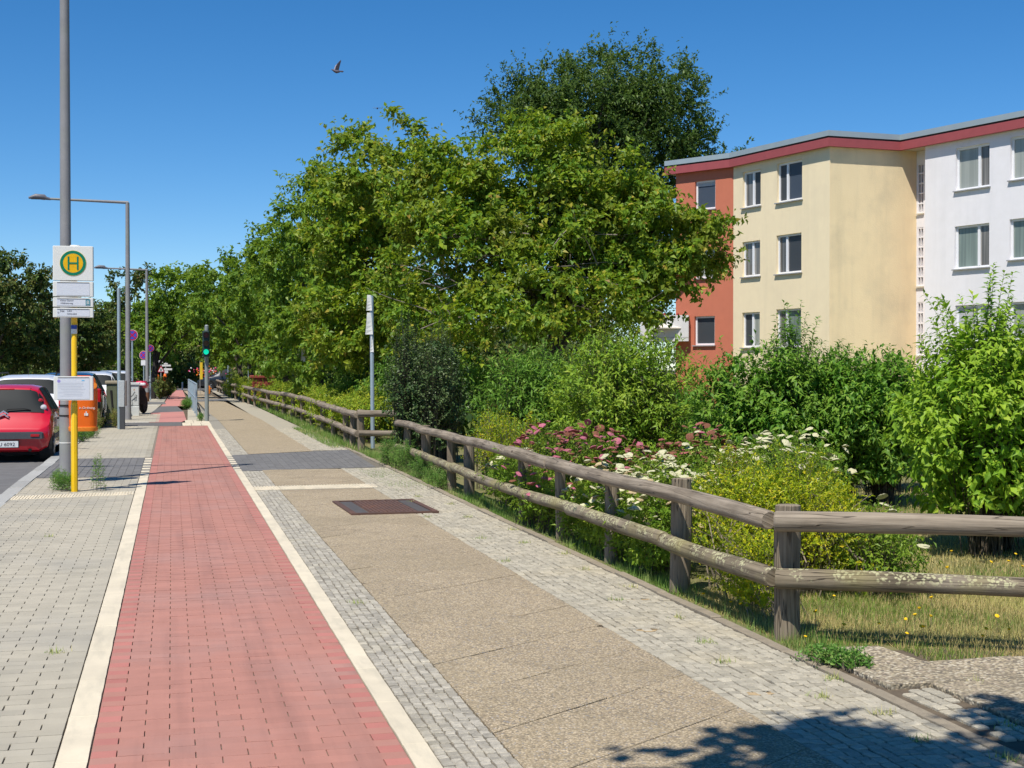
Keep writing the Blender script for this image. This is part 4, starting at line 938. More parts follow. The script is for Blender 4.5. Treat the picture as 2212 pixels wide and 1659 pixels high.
hyd = thing('hydrant', 'small orange hydrant post beside the footpath', 'hydrant', (2.1, 83.2, 0)); b = MB(); b.tube([(0, 0, 0), (0, 0, .4), (0, 0, .48)], [.11, .11, .05], 10); b.build('hydrant_body', M_or2, hyd, True); b = MB(); b.tube([(-.16, 0, .3), (.16, 0, .3)], .045, 8); b.build('outlet', M_or2, hyd, True)
# footpath-side posts with weathered paper signs
def stripsign(label, x, y, h, parts):
    t = thing('post_with_notices', label, 'sign post', (x, y, 0), 0, 'slim posts behind the far fence')
    b = MB(); b.tube([(.02, 0, 0), (0, 0, h)], [.04, .036], 8); b.build('post', M_bluegrey, t, True)
    for (z0, z1, w_, dx, tl_) in parts:
        b = MB(); n = 5; V = []; F = []
        for k in range(n + 1):
            u = k / n; zz = z0 + (z1 - z0) * u; wv = w_ * (1 - tl_ * u)
            V += [(dx - wv, -.03 - .02 * math.sin(u * 3), zz), (dx + wv * .9, -.055 + .03 * u, zz), (dx + wv * .9, -.045 + .03 * u, zz), (dx - wv, -.02 - .02 * math.sin(u * 3), zz)]
        for k in range(n):
            for j in range(4): F.append((k * 4 + j, k * 4 + (j + 1) % 4, (k + 1) * 4 + (j + 1) % 4, (k + 1) * 4 + j))
        F += [(3, 2, 1, 0), (n * 4, n * 4 + 1, n * 4 + 2, n * 4 + 3)]
        b.add(V, F); b.build('notice', M_wplast, t)
stripsign('tall blue grey post with curled white notices near the ivy covered bush', 3.75, 26.7, 2.95, [(2.20, 2.62, .075, -.05, .45), (2.66, 2.96, .055, -.05, .3), (1.86, 2.18, .035, .0, .5)])
stripsign('slim post with one white notice behind the far shrub', 4.11, 45.0, 2.25, [(1.75, 2.2, .07, 0, .2)])
for x, y, h, lab in ((3.4, 88.0, 2.5, 'leftmost pale pole behind the far fence'), (3.6, 68.0, 1.95, 'thin pale pole above the far fence')):
    b = MB(); b.tube([(0, 0, 0), (0, 0, h)], .035, 7); tag(b.build('pole', M_bluegrey, None, True, (x, y, 0)), lab, 'pole', 'slim posts behind the far fence')
# red container behind the fence
M_rbox = pmat('dull_red_paint', (.30, .055, .035), (.24, .05, .035), rough=.7, scale=4)
rb = thing('red_shed', 'low dull red shed behind the far fence shrubs', 'shed', (3.9, 62, 0)); b = MB(); b.bbox((0, 0, .55), (1.0, .8, 1.1), .02); b.build('shed_body', M_rbox, rb); b = MB(); b.bbox((0, 0, 1.16), (1.15, .95, .10), .02); b.build('lid', M_rbox, rb); b = MB(); b.bbox((1.3, .3, .5), (1.5, .7, .95), .02); b.build('side_body', pmat('dark_red_paint', (.12, .03, .025), rough=.8), rb)
# pink and red blossoms with a yellow banner beyond the railing
M_yban = pmat('yellow_banner', (.80, .55, .03), rough=.7)
yb = thing('banner', 'narrow yellow upright banner left of the traffic light post', 'banner', (1.62, 84, 0)); b = MB(); b.tube([(0, .03, 0), (0, .03, 1.95)], .02, 6); b.build('pole', M_galv, yb); b = MB(); b.bbox((.07, 0, 1.35), (.16, .012, 1.0), .003); b.build('cloth', M_yban, yb)
fl = thing('flower_basket', 'pink, white and orange blossoms beside the traffic light post', 'flower basket', (2.15, 84.5, 0)); b = MB(); b.tube([(0, .02, 0), (0, .02, 1.4)], .025, 6); b.build('stand', M_galv, fl)
for nm, mm, n_ in (('pink_blossoms', pmat('hot_pink', (.75, .06, .22), rough=.7), 40), ('white_blossoms', M_wht, 22), ('orange_blossoms', M_or2, 18)):
    b = MB()
    for k in range(n_): x, y, z = rnd.gauss(-.05, .38), rnd.gauss(0, .12), 1.35 + rnd.gauss(0, .16); s_ = rnd.uniform(.03, .065); b.add([(0, 0, s_), (s_, 0, 0), (0, s_, 0), (-s_, 0, 0), (0, -s_, 0), (0, 0, -s_)], [(0, 1, 2), (0, 2, 3), (0, 3, 4), (0, 4, 1), (5, 2, 1), (5, 3, 2), (5, 4, 3), (5, 1, 4)], 0, Matrix.Translation((x, y, z)))
    b.build(nm, mm, fl)['kind'] = 'stuff'
# iron cover let into the path
M_iron = pmat('rusty_iron', (.135, .075, .058), (.105, .065, .052), rough=.7, scale=12, metal=.2, stain=(.20, .09, .055), stain_s=3, stain_amt=.6, bump=.3, bscale=120); M_irong = pmat('grey_iron', (.13, .115, .108), (.10, .09, .085), rough=.6, scale=12, metal=.3)
ic = thing('access_cover', 'rusty ribbed iron access cover let into the footpath slabs', 'access cover', (2.30, 15.42, 0), R(1.5)); b = MB()
for (cx, cy, sx, sy) in ((0, -.70, .95, .06), (0, .70, .95, .06), (-.445, 0, .06, 1.34), (.445, 0, .06, 1.34)): b.box((cx, cy, .004), (sx - .001, sy - .001, .03))
b.build('frame', M_iron, ic)
b = MB(); b.box((-.335, 0, -.002), (.14, 1.33, .022)); b.build('side_plate', M_irong, ic); b = MB(); b.box((.345, 0, -.002), (.13, 1.33, .022)); b.build('side_plate', M_irong, ic); b = MB(); b.box((.01, 0, -.004), (.52, 1.33, .02)); b.build('centre_plate', M_iron, ic)
b = MB()
for i in range(11):
    for j in range(6): b.prism(rect(-.018, .018, -.09, .09), .005, .016, .004, M=Matrix.Translation((-.22 + i * .046, -.55 + j * .22 + (i % 2) * .06, 0)) @ Matrix.Rotation(R(0), 4, 'Z'))
b.build('ribs', M_iron, ic)['kind'] = 'stuff'
# birds
M_bird = pmat('pigeon_grey', (.11, .10, .13), (.16, .13, .15), rough=.7, scale=20); M_birdl = pmat('pigeon_pale', (.38, .33, .36), rough=.7)
def bird(label, loc, rz, wing_up, s_):
    t = thing('pigeon', label, 'bird', loc, rz, 'birds in the sky')
    b = MB(); b.tube([(-.17, 0, .028), (-.15, 0, .03), (-.125, 0, .03), (-.07, 0, .0), (0, 0, -.018), (.07, 0, -.008), (.12, 0, .0), (.20, 0, .0)], [.003, .018, .022, .04, .055, .042, .022, .028], 10); b.build('body', M_bird, t, True)
    b = MB(); b.add([(.11, -.022, 0), (.22, -.045, .004), (.22, .045, .004), (.11, .022, 0), (.11, -.02, -.012), (.22, -.043, -.004), (.22, .043, -.004), (.11, .02, -.012)], [(0, 1, 2, 3), (7, 6, 5, 4), (0, 4, 5, 1), (2, 6, 7, 3), (1, 5, 6, 2)]); b.build('tail', M_bird, t)
    for sgn in (-1, 1):
        P = [(-.06, 0), (-.045, .10), (.0, .20), (.09, .31), (.115, .30), (.09, .18), (.075, .08), (.06, 0)]; a = R(wing_up[0] if sgn < 0 else wing_up[1]); V = []
        for (x, l) in P:
            for th in (.004, -.004): V.append((x, sgn * (.03 + l * math.cos(a)), .02 + l * math.sin(a) + th))
        n = len(P); F = [tuple(2 * i for i in range(n)), tuple(2 * i + 1 for i in reversed(range(n)))] + [(2 * i, 2 * i + 1, 2 * ((i + 1) % n) + 1, 2 * ((i + 1) % n)) for i in range(n)]
        b = MB(); b.add(V, F); b.build('wing', M_bird if sgn < 0 else M_birdl, t)
    t.scale = (s_, s_, s_); return t
bird('grey pigeon flying with raised wings in the open sky', (4.963, 43.0, 10.70), R(8), (72, 60), 1.0)
bird('tiny pale gliding bird just above the leafy crown', (8.687, 60, 12.787), R(80), (4, 4), .6)

# ================================================================ VEHICLES
M_tyre = pmat('tyre_rubber', (.025, .025, .026), rough=.85, scale=20); M_rim = pmat('alloy_rim', (.45, .45, .46), rough=.35, metal=.6); M_plas = pmat('grey_bumper_plastic', (.075, .078, .085), rough=.6)
M_cglass = glassmat('car_glass', (.012, .015, .016), spec=.18); M_lampr = pmat('tail_lamp_red', (.45, .008, .012), rough=.15, coat=.8); M_lampw = pmat('lamp_clear', (.62, .60, .60), rough=.12, coat=.8)
M_under = pmat('car_underside', (.01, .01, .01), rough=.95)
def paint(name, c): return pmat(name, c, tuple(x * .96 for x in c), rough=.28, scale=2, coat=1., spec=.5)
HATCH = [(0.0, .36, .60, .62, .60, .55), (.04, .24, .64, .74, .66, .60), (.12, .20, .72, .80, .76, .64), (.20, .20, .88, .815, .90, .62), (.33, .19, .95, .815, 1.18, .585), (.46, .19, .96, .815, 1.395, .545), (.62, .18, .96, .815, 1.45, .55), (1.3, .17, .95, .815, 1.465, .565), (2.0, .17, .93, .815, 1.42, .56), (2.35, .17, .92, .815, 1.20, .60), (2.70, .18, .90, .81, .985, .66), (3.1, .19, .80, .79, .84, .62), (3.34, .22, .66, .72, .70, .55), (3.42, .32, .52, .58, .54, .45)]
WAGON = [(0.0, .38, .66, .70, .66, .62), (.05, .26, .72, .82, .74, .68), (.14, .22, .92, .87, .94, .70), (.24, .22, 1.0, .88, 1.10, .68), (.50, .20, 1.02, .885, 1.46, .62), (.75, .2, 1.02, .885, 1.52, .62), (1.8, .2, 1.0, .885, 1.54, .63), (2.7, .2, .98, .885, 1.48, .62), (3.15, .2, .96, .88, 1.22, .66), (3.5, .22, .94, .87, 1.01, .70), (4.1, .24, .84, .84, .88, .66), (4.38, .28, .68, .74, .72, .56), (4.46, .38, .56, .60, .58, .45)]
def car(label, loc, prof, m, group, plate='', hatch=False, lampc=None, rails=False, extra_z=0.):
    t = thing('parked_car', label, 'car', loc, 0, group); n = 17
    def section(s):
        y, zb, zbelt, hw, zr, hr = s; h = max(.001, zr - zbelt)
        H = [(0, zb), (hw * .80, zb), (hw * .97, zb + .07), (hw, zb + (zbelt - zb) * .45), (hw * .995, zb + (zbelt - zb) * .8), (hw * .955, zbelt), (hr + (hw * .955 - hr) * .42, zbelt + h * .55), (hr, zr - min(.05, h * .3)), (hr * .72, zr - min(.008, h * .1))]
        return [(x, y, z) for x, z in H] + [(0, y, zr)] + [(-x, y, z) for x, z in reversed(H[1:])]
    S = [section(s) for s in prof]; n = len(S[0]); b = MB()
    V = [p for q in S for p in q]; F = [(i * n + (k + 1) % n, i * n + k, (i + 1) * n + k, (i + 1) * n + (k + 1) % n) for i in range(len(S) - 1) for k in range(n)]
    F += [tuple(range(n)), tuple(reversed([(len(S) - 1) * n + k for k in range(n)]))]
    b.add(V, F); body = b.build('body', m, t, True)
    ys = [s[0] for s in prof]
    def pt(y, v, off=0.):
        i = max(0, min(len(S) - 2, int(np.searchsorted(ys, y) - 1))); u = (y - ys[i]) / (ys[i + 1] - ys[i]); k = int(v) % n; w_ = v - int(v)
        g = lambda q: Vector(S[q][k]).lerp(Vector(S[q][(k + 1) % n]), w_)
        p = g(i).lerp(g(i + 1), u)
        if off:
            du = g(i + 1) - g(i); dv = Vector(S[i][(k + 1) % n]) - Vector(S[i][k]) + Vector(S[i + 1][(k + 1) % n]) - Vector(S[i + 1][k]); nn = dv.cross(du).normalized()
            c = Vector((0, p.y, .7)); nn = nn if nn.dot(p - c) > 0 else -nn; p = p + nn * off
        return p
    def panel(name, y0, y1, v0, v1, mm, ny=6, nv=6, off=.007, par=None):
        b = MB(); V = [pt(y0 + (y1 - y0) * i / ny, v0 + (v1 - v0) * j / nv, off) for i in range(ny + 1) for j in range(nv + 1)]
        F = [(i * (nv + 1) + j, i * (nv + 1) + j + 1, (i + 1) * (nv + 1) + j + 1, (i + 1) * (nv + 1) + j) for i in range(ny) for j in range(nv)]
        b.add(V, F); return b.build(name, mm, par or t, True)
    L = ys[-1]; rear0, rear1 = ys[3] + .02, ys[5] - .015 if hatch else ys[4] - .02
    panel('rear_window', rear0, rear1, 6.2, 11.8, M_cglass, 5, 10)
    iw = 8 if hatch else 7
    panel('windscreen', ys[iw] + .05, ys[iw + 2] - .05, 7.2, 10.8, M_cglass, 5, 8)
    sp = (ys[iw] + ys[5]) / 2
    for v0, v1 in ((5.08, 6.95), (11.05, 12.92)):
        panel('side_window', ys[5] + .12, sp - .04, v0, v1, M_cglass, 5, 4); panel('side_window', sp + .04, ys[iw] + .12, v0, v1, M_cglass, 5, 4)
    hw = prof[4][3]; r_ = .285 if hatch else .32
    for sx in (-1, 1):
        for y in (.40 if hatch else .78, L - .68 if hatch else L - .9):
            wl = thing('wheel', None, None, (sx * (hw - .085), y, r_)); wl.parent = t; T = Matrix.Rotation(R(90), 4, 'Y')
            q = MB(); q.lathe([(r_ * .6, -.09), (r_ * .95, -.09), (r_, -.06), (r_, .06), (r_ * .95, .09), (r_ * .6, .09)], 20, M=T); q.build('tyre', M_tyre, wl, True)
            q = MB(); q.lathe([(r_ * .08, sx * .075), (r_ * .6, sx * .082), (r_ * .62, sx * .088)], 20, M=T)
            for k in range(5): q.box((0, 0, 0), (.03, r_ * .5, .05), M=Matrix.Rotation(2 * math.pi * k / 5, 4, 'X') @ Matrix.Translation((sx * .085, r_ * .33, 0)))
            q.build('rim', M_rim, wl, True)
            q = MB(); q.lathe([(.01, -.11), (r_ * 1.16, -.11), (r_ * 1.16, .106), (.01, .106)], 22, M=T); q.build('wheel_well', M_under, t, loc=(sx * (hw - .108), y, r_ + .02))
    b = MB(); b.box((0, L / 2, .19), (hw * 1.7, L * .9, .1)); b.build('underside', M_under, t)
    for sx in (-1, 1):
        b = MB(); b.bbox((sx * (hw + .07), L * .60, 1.0), (.17, .10, .13), .03); b.build('wing_mirror', M_blk if hatch else m, t)
    if hatch:
        b = MB(); b.bbox((0, -.012, .515), (1.36, .06, .13), .025); b.build('bumper_strip', M_plas, t)
        for sx in (-1, 1):
            b = MB(); b.bbox((sx * .54, -.045, .515), (.15, .02, .045), .01); b.build('reflector', M_lampr, t)
        for sx in (-1, 1):
            for (z, r0, mm, dy) in ((1.03, .056, M_lampw, .262), (1.16, .042, M_lampr, .335)):
                d = MB(); d.lathe([(r0, 0), (r0 * .9, .03), (r0 * .4, .042), (.004, .045)], 16, M=Matrix.Rotation(R(90), 4, 'X')); d.build('tail_lamp', mm, t, True, (sx * (.655 if z < 1.1 else .60), dy + .03, z))
        b = MB(); b.tube([(.03, .19, .93), (.06, .20, 1.0), (.34, .215, 1.01), (.44, .22, .985)], .010, 6); b.build('wiper', M_blk, t)
        e = MB()
        for dz in (0, .055): e.prism([(-.085, .0 + dz), (0, .062 + dz), (.085, .0 + dz), (.085, -.026 + dz), (0, .036 + dz), (-.085, -.026 + dz)], .0, .014, .003, M=Matrix.Translation((0, .145, .865)) @ Matrix.Rotation(R(-10), 4, 'X') @ XZ)
        e.build('chevron_emblem', M_rim, t)
        b = MB(); b.bbox((0, .455, 1.375), (.30, .05, .022), .004); b.build('brake_lamp', M_lampr, t)
        b = MB(); b.tube([(.42, .50, 1.38), (.42, .44, 1.33)], .022, 8); b.tube([(-.42, .50, 1.38), (-.42, .44, 1.33)], .022, 8); b.build('hatch_hinge', M_blk, t)
        b = MB(); b.tube([(.45, -.02, .24), (.45, .15, .24)], .03, 8); b.build('exhaust', M_under, t)
        for sx in (-1, 1):
            b = MB(); b.bbox((sx * (hw + .004), 1.45, .78), (.012, .16, .03), .004); b.build('door_handle', M_blk, t)
            b = MB(); b.bbox((sx * (hw + .002), 1.3, .46), (.02, 1.5, .09), .008); b.build('side_strip', M_plas, t)
    else:
        for sx in (-1, 1):
            b = MB(); b.bbox((sx * (hw * .88), .13, .95), (.17, .14, .34), .03); b.build('tail_lamp', M_lampr, t)
        b = MB(); b.bbox((0, .0, .55), (1.5, .08, .16), .03); b.build('bumper', m, t)
        b = MB(); b.bbox((0, .56, 1.455), (.34, .05, .025), .006); b.build('brake_lamp', M_lampr, t)
        b = MB(); b.tube([(0, .85, 1.53), (0, .75, 1.68)], .006, 5); b.build('aerial', M_blk, t)
    if rails:
        for sx in (-1, 1): b = MB(); b.tube([(sx * .60, .65, 1.52), (sx * .60, .8, 1.565), (sx * .60, 2.3, 1.575), (sx * .60, 2.5, 1.53)], .018, 6); b.build('roof_rail', M_blk, t)
    if plate:
        b = MB(); b.bbox((0, 0, 0), (.53, .012, .115), .004); p = b.build('number_plate', M_wht, t, loc=(0, -.052, .355) if hatch else (0, -.05, .62))
        b = MB(); b.bbox((0, .003, 0), (.555, .014, .14), .004); b.build('plate_holder', M_blk, p)
        text('plate_number', plate, .092, M_blk, p, (0, -.0085, -.034), align='CENTER', extrude=.0005)
    return t
CARG = 'cars parked along the kerb'
Z0 = -.10
rc = car('small red hatchback with round tail lamps parked at the kerb', (-2.86, 25.55, Z0), HATCH, paint('red_car_paint', (.56, .004, .018)), CARG, 'B GU 6092', True)
car('white estate car with roof rails parked ahead of the red hatchback', (-3.12, 32.0, Z0 - .03), WAGON, paint('white_car_paint', (.76, .76, .77)), CARG, rails=True)
car('black car parked in front of the white estate', (-2.62, 37.0, Z0), WAGON, paint('black_car_paint', (.012, .013, .016)), CARG)
car('white car behind the olive cabinet, rear window dark', (-2.45, 44.5, Z0), WAGON, paint('white_car_paint_b', (.74, .74, .74)), CARG)
car('farthest white car, left of the second lamp post', (-2.3, 57, Z0), WAGON, paint('white_car_paint_c', (.72, .73, .74)), CARG)
dc = car('dark car crossing the far end of the footpath', (6.2, 103.5, Z0), WAGON, paint('grey_car_paint', (.02, .022, .025)), 'cars at the street end'); dc.rotation_euler = (0, 0, R(90))
rc.scale = (1, 1, .93)
# motorcycle
mc = thing('motorcycle', 'parked motorcycle with red and white fairing behind the white cabinet', 'motorcycle', (-1.10, 48.4, 0), R(-14))
for y, nm in ((-.65, 'wheel'), (.65, 'wheel')):
    wl = thing('wheel', None, None, (0, y, .31)); wl.parent = mc; T = Matrix.Rotation(R(90), 4, 'Y')
    q = MB(); q.lathe([(.2, -.06), (.28, -.075), (.31, -.03), (.31, .03), (.28, .075), (.2, .06)], 18, M=T); q.build('tyre', M_tyre, wl, True); q = MB(); q.lathe([(.02, -.05), (.2, -.03), (.2, .03), (.02, .05)], 18, M=T); q.build('rim', M_rim, wl, True)
b = MB(); ringstack(b, [(rr(.30, .75, .12), .32), (rr(.36, .9, .15), .55), (rr(.34, .95, .14), .72), (rr(.26, .7, .1), .86)]); b.build('engine_body', M_under, mc, True)
b = MB(); b.bbox((0, -.35, .86), (.30, .75, .12), .04); b.build('seat', M_blk, mc)
b = MB(); ringstack(b, [(rr(.40, .5, .14), .86), (rr(.44, .55, .16), .98), (rr(.30, .35, .1), 1.10)]); fa = b.build('fairing', paint('red_fairing', (.55, .008, .05)), mc, True, loc=(0, .42, 0))
b = MB(); b.bbox((-.02, .16, 1.0), (.46, .12, .08), .03); b.build('fairing_stripe', M_wht, mc); b = MB(); b.tube([(-.42, .45, 1.08), (0, .55, 1.02), (.42, .45, 1.08)], .02, 6); b.build('handlebar', M_blk, mc, True)
b = MB(); b.tube([(0, .65, .31), (0, .5, 1.0)], .04, 6); b.build('fork', M_rim, mc, True)
for sx in (-1, 1): b = MB(); b.bbox((sx * .40, .4, 1.16), (.14, .04, .09), .02); b.build('mirror', M_blk, mc)
b = MB(); b.bbox((0, -.78, .80), (.14, .06, .08), .02); b.build('tail_lamp', M_lampr, mc)

# ================================================================ VEGETATION
BARK = pmat('bark', (.10, .085, .065), (.06, .05, .04), rough=.95, scale=9, bump=.8, bscale=24)
STEM = pmat('shrub_stem', (.13, .10, .065), (.08, .065, .045), rough=.9, scale=12)
DRYST = pmat('dry_stem', (.26, .21, .15), (.18, .145, .10), rough=.9, scale=12)
L_main = leafmat('leaf_yellow_green', [(0, (.042, .092, .009)), (.35, (.068, .130, .011)), (.7, (.108, .175, .013)), (.92, (.165, .212, .016)), (.985, (.25, .20, .03)), (1, (.18, .11, .03))], (.40, .50, .02), .40)
L_mid = leafmat('leaf_mid_green', [(0, (.034, .080, .010)), (.4, (.058, .114, .012)), (.8, (.092, .155, .016)), (1, (.145, .18, .022))], (.34, .48, .02), .40)
L_dark = leafmat('leaf_dark_green', [(0, (.020, .042, .008)), (.5, (.034, .064, .010)), (.85, (.052, .088, .014)), (1, (.075, .105, .025))], (.16, .26, .02), .32)
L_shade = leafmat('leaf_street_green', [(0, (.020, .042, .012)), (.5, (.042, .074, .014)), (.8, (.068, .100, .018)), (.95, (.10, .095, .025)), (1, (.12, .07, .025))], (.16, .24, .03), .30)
L_ivy = leafmat('leaf_ivy', [(0, (.014, .034, .010)), (.5, (.026, .054, .015)), (.85, (.045, .078, .022)), (1, (.085, .10, .035))], (.06, .12, .03), .18, .45, .25)
L_s1 = leafmat('leaf_willow_green', [(0, (.036, .086, .009)), (.5, (.060, .126, .012)), (.9, (.098, .170, .018)), (1, (.14, .19, .03))], (.20, .40, .05), .33)
L_s2 = leafmat('leaf_light_green', [(0, (.060, .120, .009)), (.5, (.100, .172, .012)), (.9, (.160, .225, .018)), (1, (.21, .24, .03))], (.34, .48, .04), .36)
L_s3 = leafmat('leaf_forsythia', [(0, (.036, .092, .008)), (.5, (.064, .138, .011)), (.9, (.108, .182, .016)), (1, (.14, .19, .03))], (.18, .40, .04), .33)
L_s7 = leafmat('leaf_bright_green', [(0, (.070, .140, .008)), (.5, (.115, .200, .012)), (.9, (.170, .255, .018)), (1, (.22, .27, .03))], (.36, .56, .04), .38)
L_spi = leafmat('leaf_spirea', [(0, (.055, .112, .010)), (.5, (.092, .160, .014)), (.9, (.145, .21, .020)), (1, (.20, .23, .035))], (.34, .48, .03), .38)
L_gold = leafmat('leaf_gold', [(0, (.070, .120, .007)), (.35, (.135, .19, .007)), (.7, (.22, .255, .007)), (.92, (.31, .295, .009)), (1, (.32, .24, .015))], (.45, .55, .02), .38)
L_weed = leafmat('leaf_weed', [(0, (.050, .12, .020)), (.6, (.080, .17, .030)), (1, (.15, .20, .05))], (.20, .40, .05), .3)
L_grass = leafmat('grass_blade', [(0, (.22, .165, .075)), (.18, (.30, .235, .10)), (.42, (.27, .25, .085)), (.62, (.17, .20, .04)), (.85, (.095, .15, .02)), (1, (.06, .11, .018))], (.36, .36, .10), .3, .6, .25)
L_grassg = leafmat('grass_blade_green', [(0, (.060, .12, .022)), (.6, (.10, .17, .03)), (.85, (.22, .24, .08)), (1, (.36, .30, .14))], (.25, .38, .06), .3, .6, .25)
# ---- trees along the path
TG = 'trees along the right of the path'
tree('broadleaf_tree', 'broad yellow green tree reaching in front of the terracotta wall', [(7.7, 29, 4.8, 2.6, 2.0, 2.2), (9.4, 28.6, 4.3, 1.25, 1.3, 1.45), (5.9, 28, 3.9, 1.55, 1.4, 2.0), (7.3, 27, 2.9, 2.1, 1.1, .9), (9.35, 30, 5.4, 1.2, 1.0, .75), (10.75, 27.6, 4.5, .55, .5, .30), (10.75, 27.6, 4.5, .5, .5, .30), *[(10.4, 27.6, 4.3, .45, .4, .3), (10.95, 27.6, 4.75, .40, .35, .22), (10.9, 27.6, 3.95, .45, .35, .16), (11.35, 27.6, 3.8, .35, .3, .12)] * 3, (10.3, 27.6, 3.6, .75, .6, .40), (9.6, 28, 3.3, .9, .8, .7), (9.75, 28.3, 2.8, .6, .6, .6), (5.9, 25.8, 2.3, 1.0, .8, .45), (5.4, 29.5, 5.2, 1.2, 1.2, 1.2), (10.0, 29, 5.0, .75, .8, .7), (10.0, 29, 3.9, .75, .8, .8)], 400, .50, 205, .118, .080, L_main, BARK, (7.9, 28.8), .17, 18, TG, .32)
tree('broadleaf_tree', 'tall green tree second in the row, crown rising highest above the path', [(5.6, 36, 6.0, 2.1, 2, 2.25), (4.85, 35, 3.7, 1.9, 1.7, 1.9), (4.5, 36, 5.0, 1.3, 1.4, 1.6), (5.2, 34, 2.4, 1.8, 1.5, 1.1), (4.1, 35.5, 2.9, 1.0, 1.2, 1.2)], 260, .52, 150, .135, .092, L_main, BARK, (5.8, 36), .16, 10, TG, .32)
tree('broadleaf_tree', 'third tree in the row, rounded green crown stepping down to the left', [(3.85, 44, 4.6, 1.6, 1.7, 2.5), (5.1, 45, 6.6, 1.4, 1.5, 1.8), (4.4, 43, 2.4, 1.6, 1.5, 1.2)], 190, .54, 112, .15, .10, L_mid, BARK, (4.7, 45), .15, 8, TG, .5)
tree('broadleaf_tree', 'fourth tree in the row, narrow crown hanging over the far footpath', [(3.3, 54, 4.6, 1.5, 1.6, 2.7), (4.8, 54, 5.0, 1.5, 1.6, 2.6), (4.1, 53, 2.3, 1.4, 1.5, 1.2)], 190, .5, 68, .17, .12, L_mid, BARK, (4.3, 54), .15, 8, TG, .5)
tree('broadleaf_tree', 'fifth tree in the row, crown above the traffic light', [(2.1, 64, 4.5, 1.8, 1.8, 2.2), (4.0, 64, 4.6, 1.8, 1.8, 2.6), (3.4, 63, 2.5, 1.5, 1.5, 1.1)], 190, .52, 60, .19, .135, L_mid, BARK, (3.6, 64), .15, 8, TG, .5)
tree('broadleaf_tree', 'sixth tree in the row at the distant end of the fence', [(3.6, 76, 4.4, 2.2, 2, 2.9), (1.4, 78, 4.6, 1.5, 1.4, 2.0), (2.4, 77, 3.0, 1.6, 1.4, 1.6)], 170, .6, 52, .22, .155, L_mid, BARK, (3.8, 76), .15, 8, TG, .5)
tree('street_tree', 'dark trunked street tree standing by the far cabinet', [(.45, 71, 4.75, 1.75, 1.7, 2.0), (-1.1, 71.5, 3.7, 1.0, 1.1, 1.2), (-.4, 71, 3.0, .8, .8, .7)], 130, .55, 56, .20, .135, L_mid, pmat('dark_bark', (.035, .03, .026), (.022, .02, .018), rough=.95, scale=10, bump=.8, bscale=24), (-.93, 71.2), .19, 8, 'street trees on the left', .5)
tree('dark_tree', 'tall dark feathery tree rising behind the roof of the apartment block', [(19.3, 62, 12.9, 4.9, 4.5, 3.3), (16.0, 62, 12.9, 2.4, 2.2, 1.8), (21.8, 62, 13.7, 2.7, 2.6, 2.7), (24.2, 62, 11.4, 2.2, 2, 1.3), (20, 62, 9.5, 3.5, 3, 2)], 680, .72, 130, .18, .09, L_dark, BARK, (19.5, 62), .28, 22, None, .25, 'tree', .5, 1.25)
for i, (x, y, z, rx, rz, lab) in enumerate([(27.5, 62, 10.2, .8, .6, 'small leafy top peeping over the roof, nearest the dark tree'), (31.5, 52, 10.6, .5, .5, 'small leafy top peeping over the white block roof')]):
    tree('roof_top_tree', lab, [(x, y, z, rx, rx, rz), (x, y, z - 3, 2, 2, 2)], 36, .35, 36, .18, .1, L_mid, BARK, (x, y), .15, 4, 'trees behind the apartment block')
bt_ = [o_ for o_ in bpy.data.objects if o_.get('label', '').startswith('broad yellow green')][0]
b = MB()
for k in range(60):
    x, y, z = 6.2 + rnd.uniform(-1.6, 3.6), 27.6 + rnd.uniform(-.5, .8), rnd.uniform(2.4, 4.4); p_ = Vector((x, y, z)); dr = Vector((rnd.uniform(-1, 1), rnd.uniform(-.5, .2), rnd.uniform(-.2, .6))).normalized()
    q_ = p_ + dr * rnd.uniform(.4, .8); r_ = q_ + (dr + Vector((rnd.uniform(-.5, .5), 0, rnd.uniform(-.5, .3)))) * rnd.uniform(.2, .45)
    b.tube([p_ - dr * .4, p_ + Vector((0, 0, .05)), q_, r_], [.014, .011, .007, .003], 5)
o = b.build('bare_twigs', pmat('pale_twig', (.26, .22, .18), (.17, .14, .115), rough=.9, scale=12), bt_, loc=tuple(-Vector(bt_.location))); o['kind'] = 'stuff'
# ---- left of the street
SG = 'street trees on the left'
tree('street_tree', 'dark shaded tree at the left edge of the street', [(-8.6, 78, 5.3, 2.6, 2.2, 2.5), (-10.5, 80, 5.6, 2.4, 2.2, 3.0), (-8, 80, 2.9, 2.4, 2, 1.4)], 300, .7, 62, .22, .15, L_shade, BARK, (-9.2, 79), .22, 8, SG, .5)
tree('street_tree', 'olive tinted tree behind the bus stop sign', [(-7.2, 90, 4.3, 2.3, 2, 3.0), (-5.2, 92, 3.4, 2.0, 2, 2.2)], 240, .7, 56, .24, .16, L_shade, BARK, (-7, 91), .2, 8, SG, .5)
tree('street_tree', 'sparse airy treetop between the lamp posts', [(-2.7, 95, 6.4, 1.3, 1.3, 2.1), (-3.2, 96, 4.2, 1.8, 1.6, 1.5), (-1.9, 95, 7.6, .8, .8, .9)], 95, .5, 42, .22, .145, L_shade, BARK, (-2.9, 95.5), .13, 9, SG, .5)
tree('street_tree', 'rounded green tree at the end of the left pavement', [(-3.9, 104, 3.9, 2.8, 2.5, 2.8), (-1.4, 110, 4.2, 2.2, 2.2, 3.4)], 210, .75, 52, .26, .18, L_mid, BARK, (-3.6, 105), .2, 8, SG, .5)
tree('street_tree', 'dark spreading tree closing the end of the street', [(2.2, 116, 3.0, 3.0, 2.5, 3.0), (-.5, 118, 3.0, 2.6, 2.4, 3.0)], 210, .8, 50, .28, .19, L_shade, BARK, (1.0, 117), .2, 8, SG, .5)
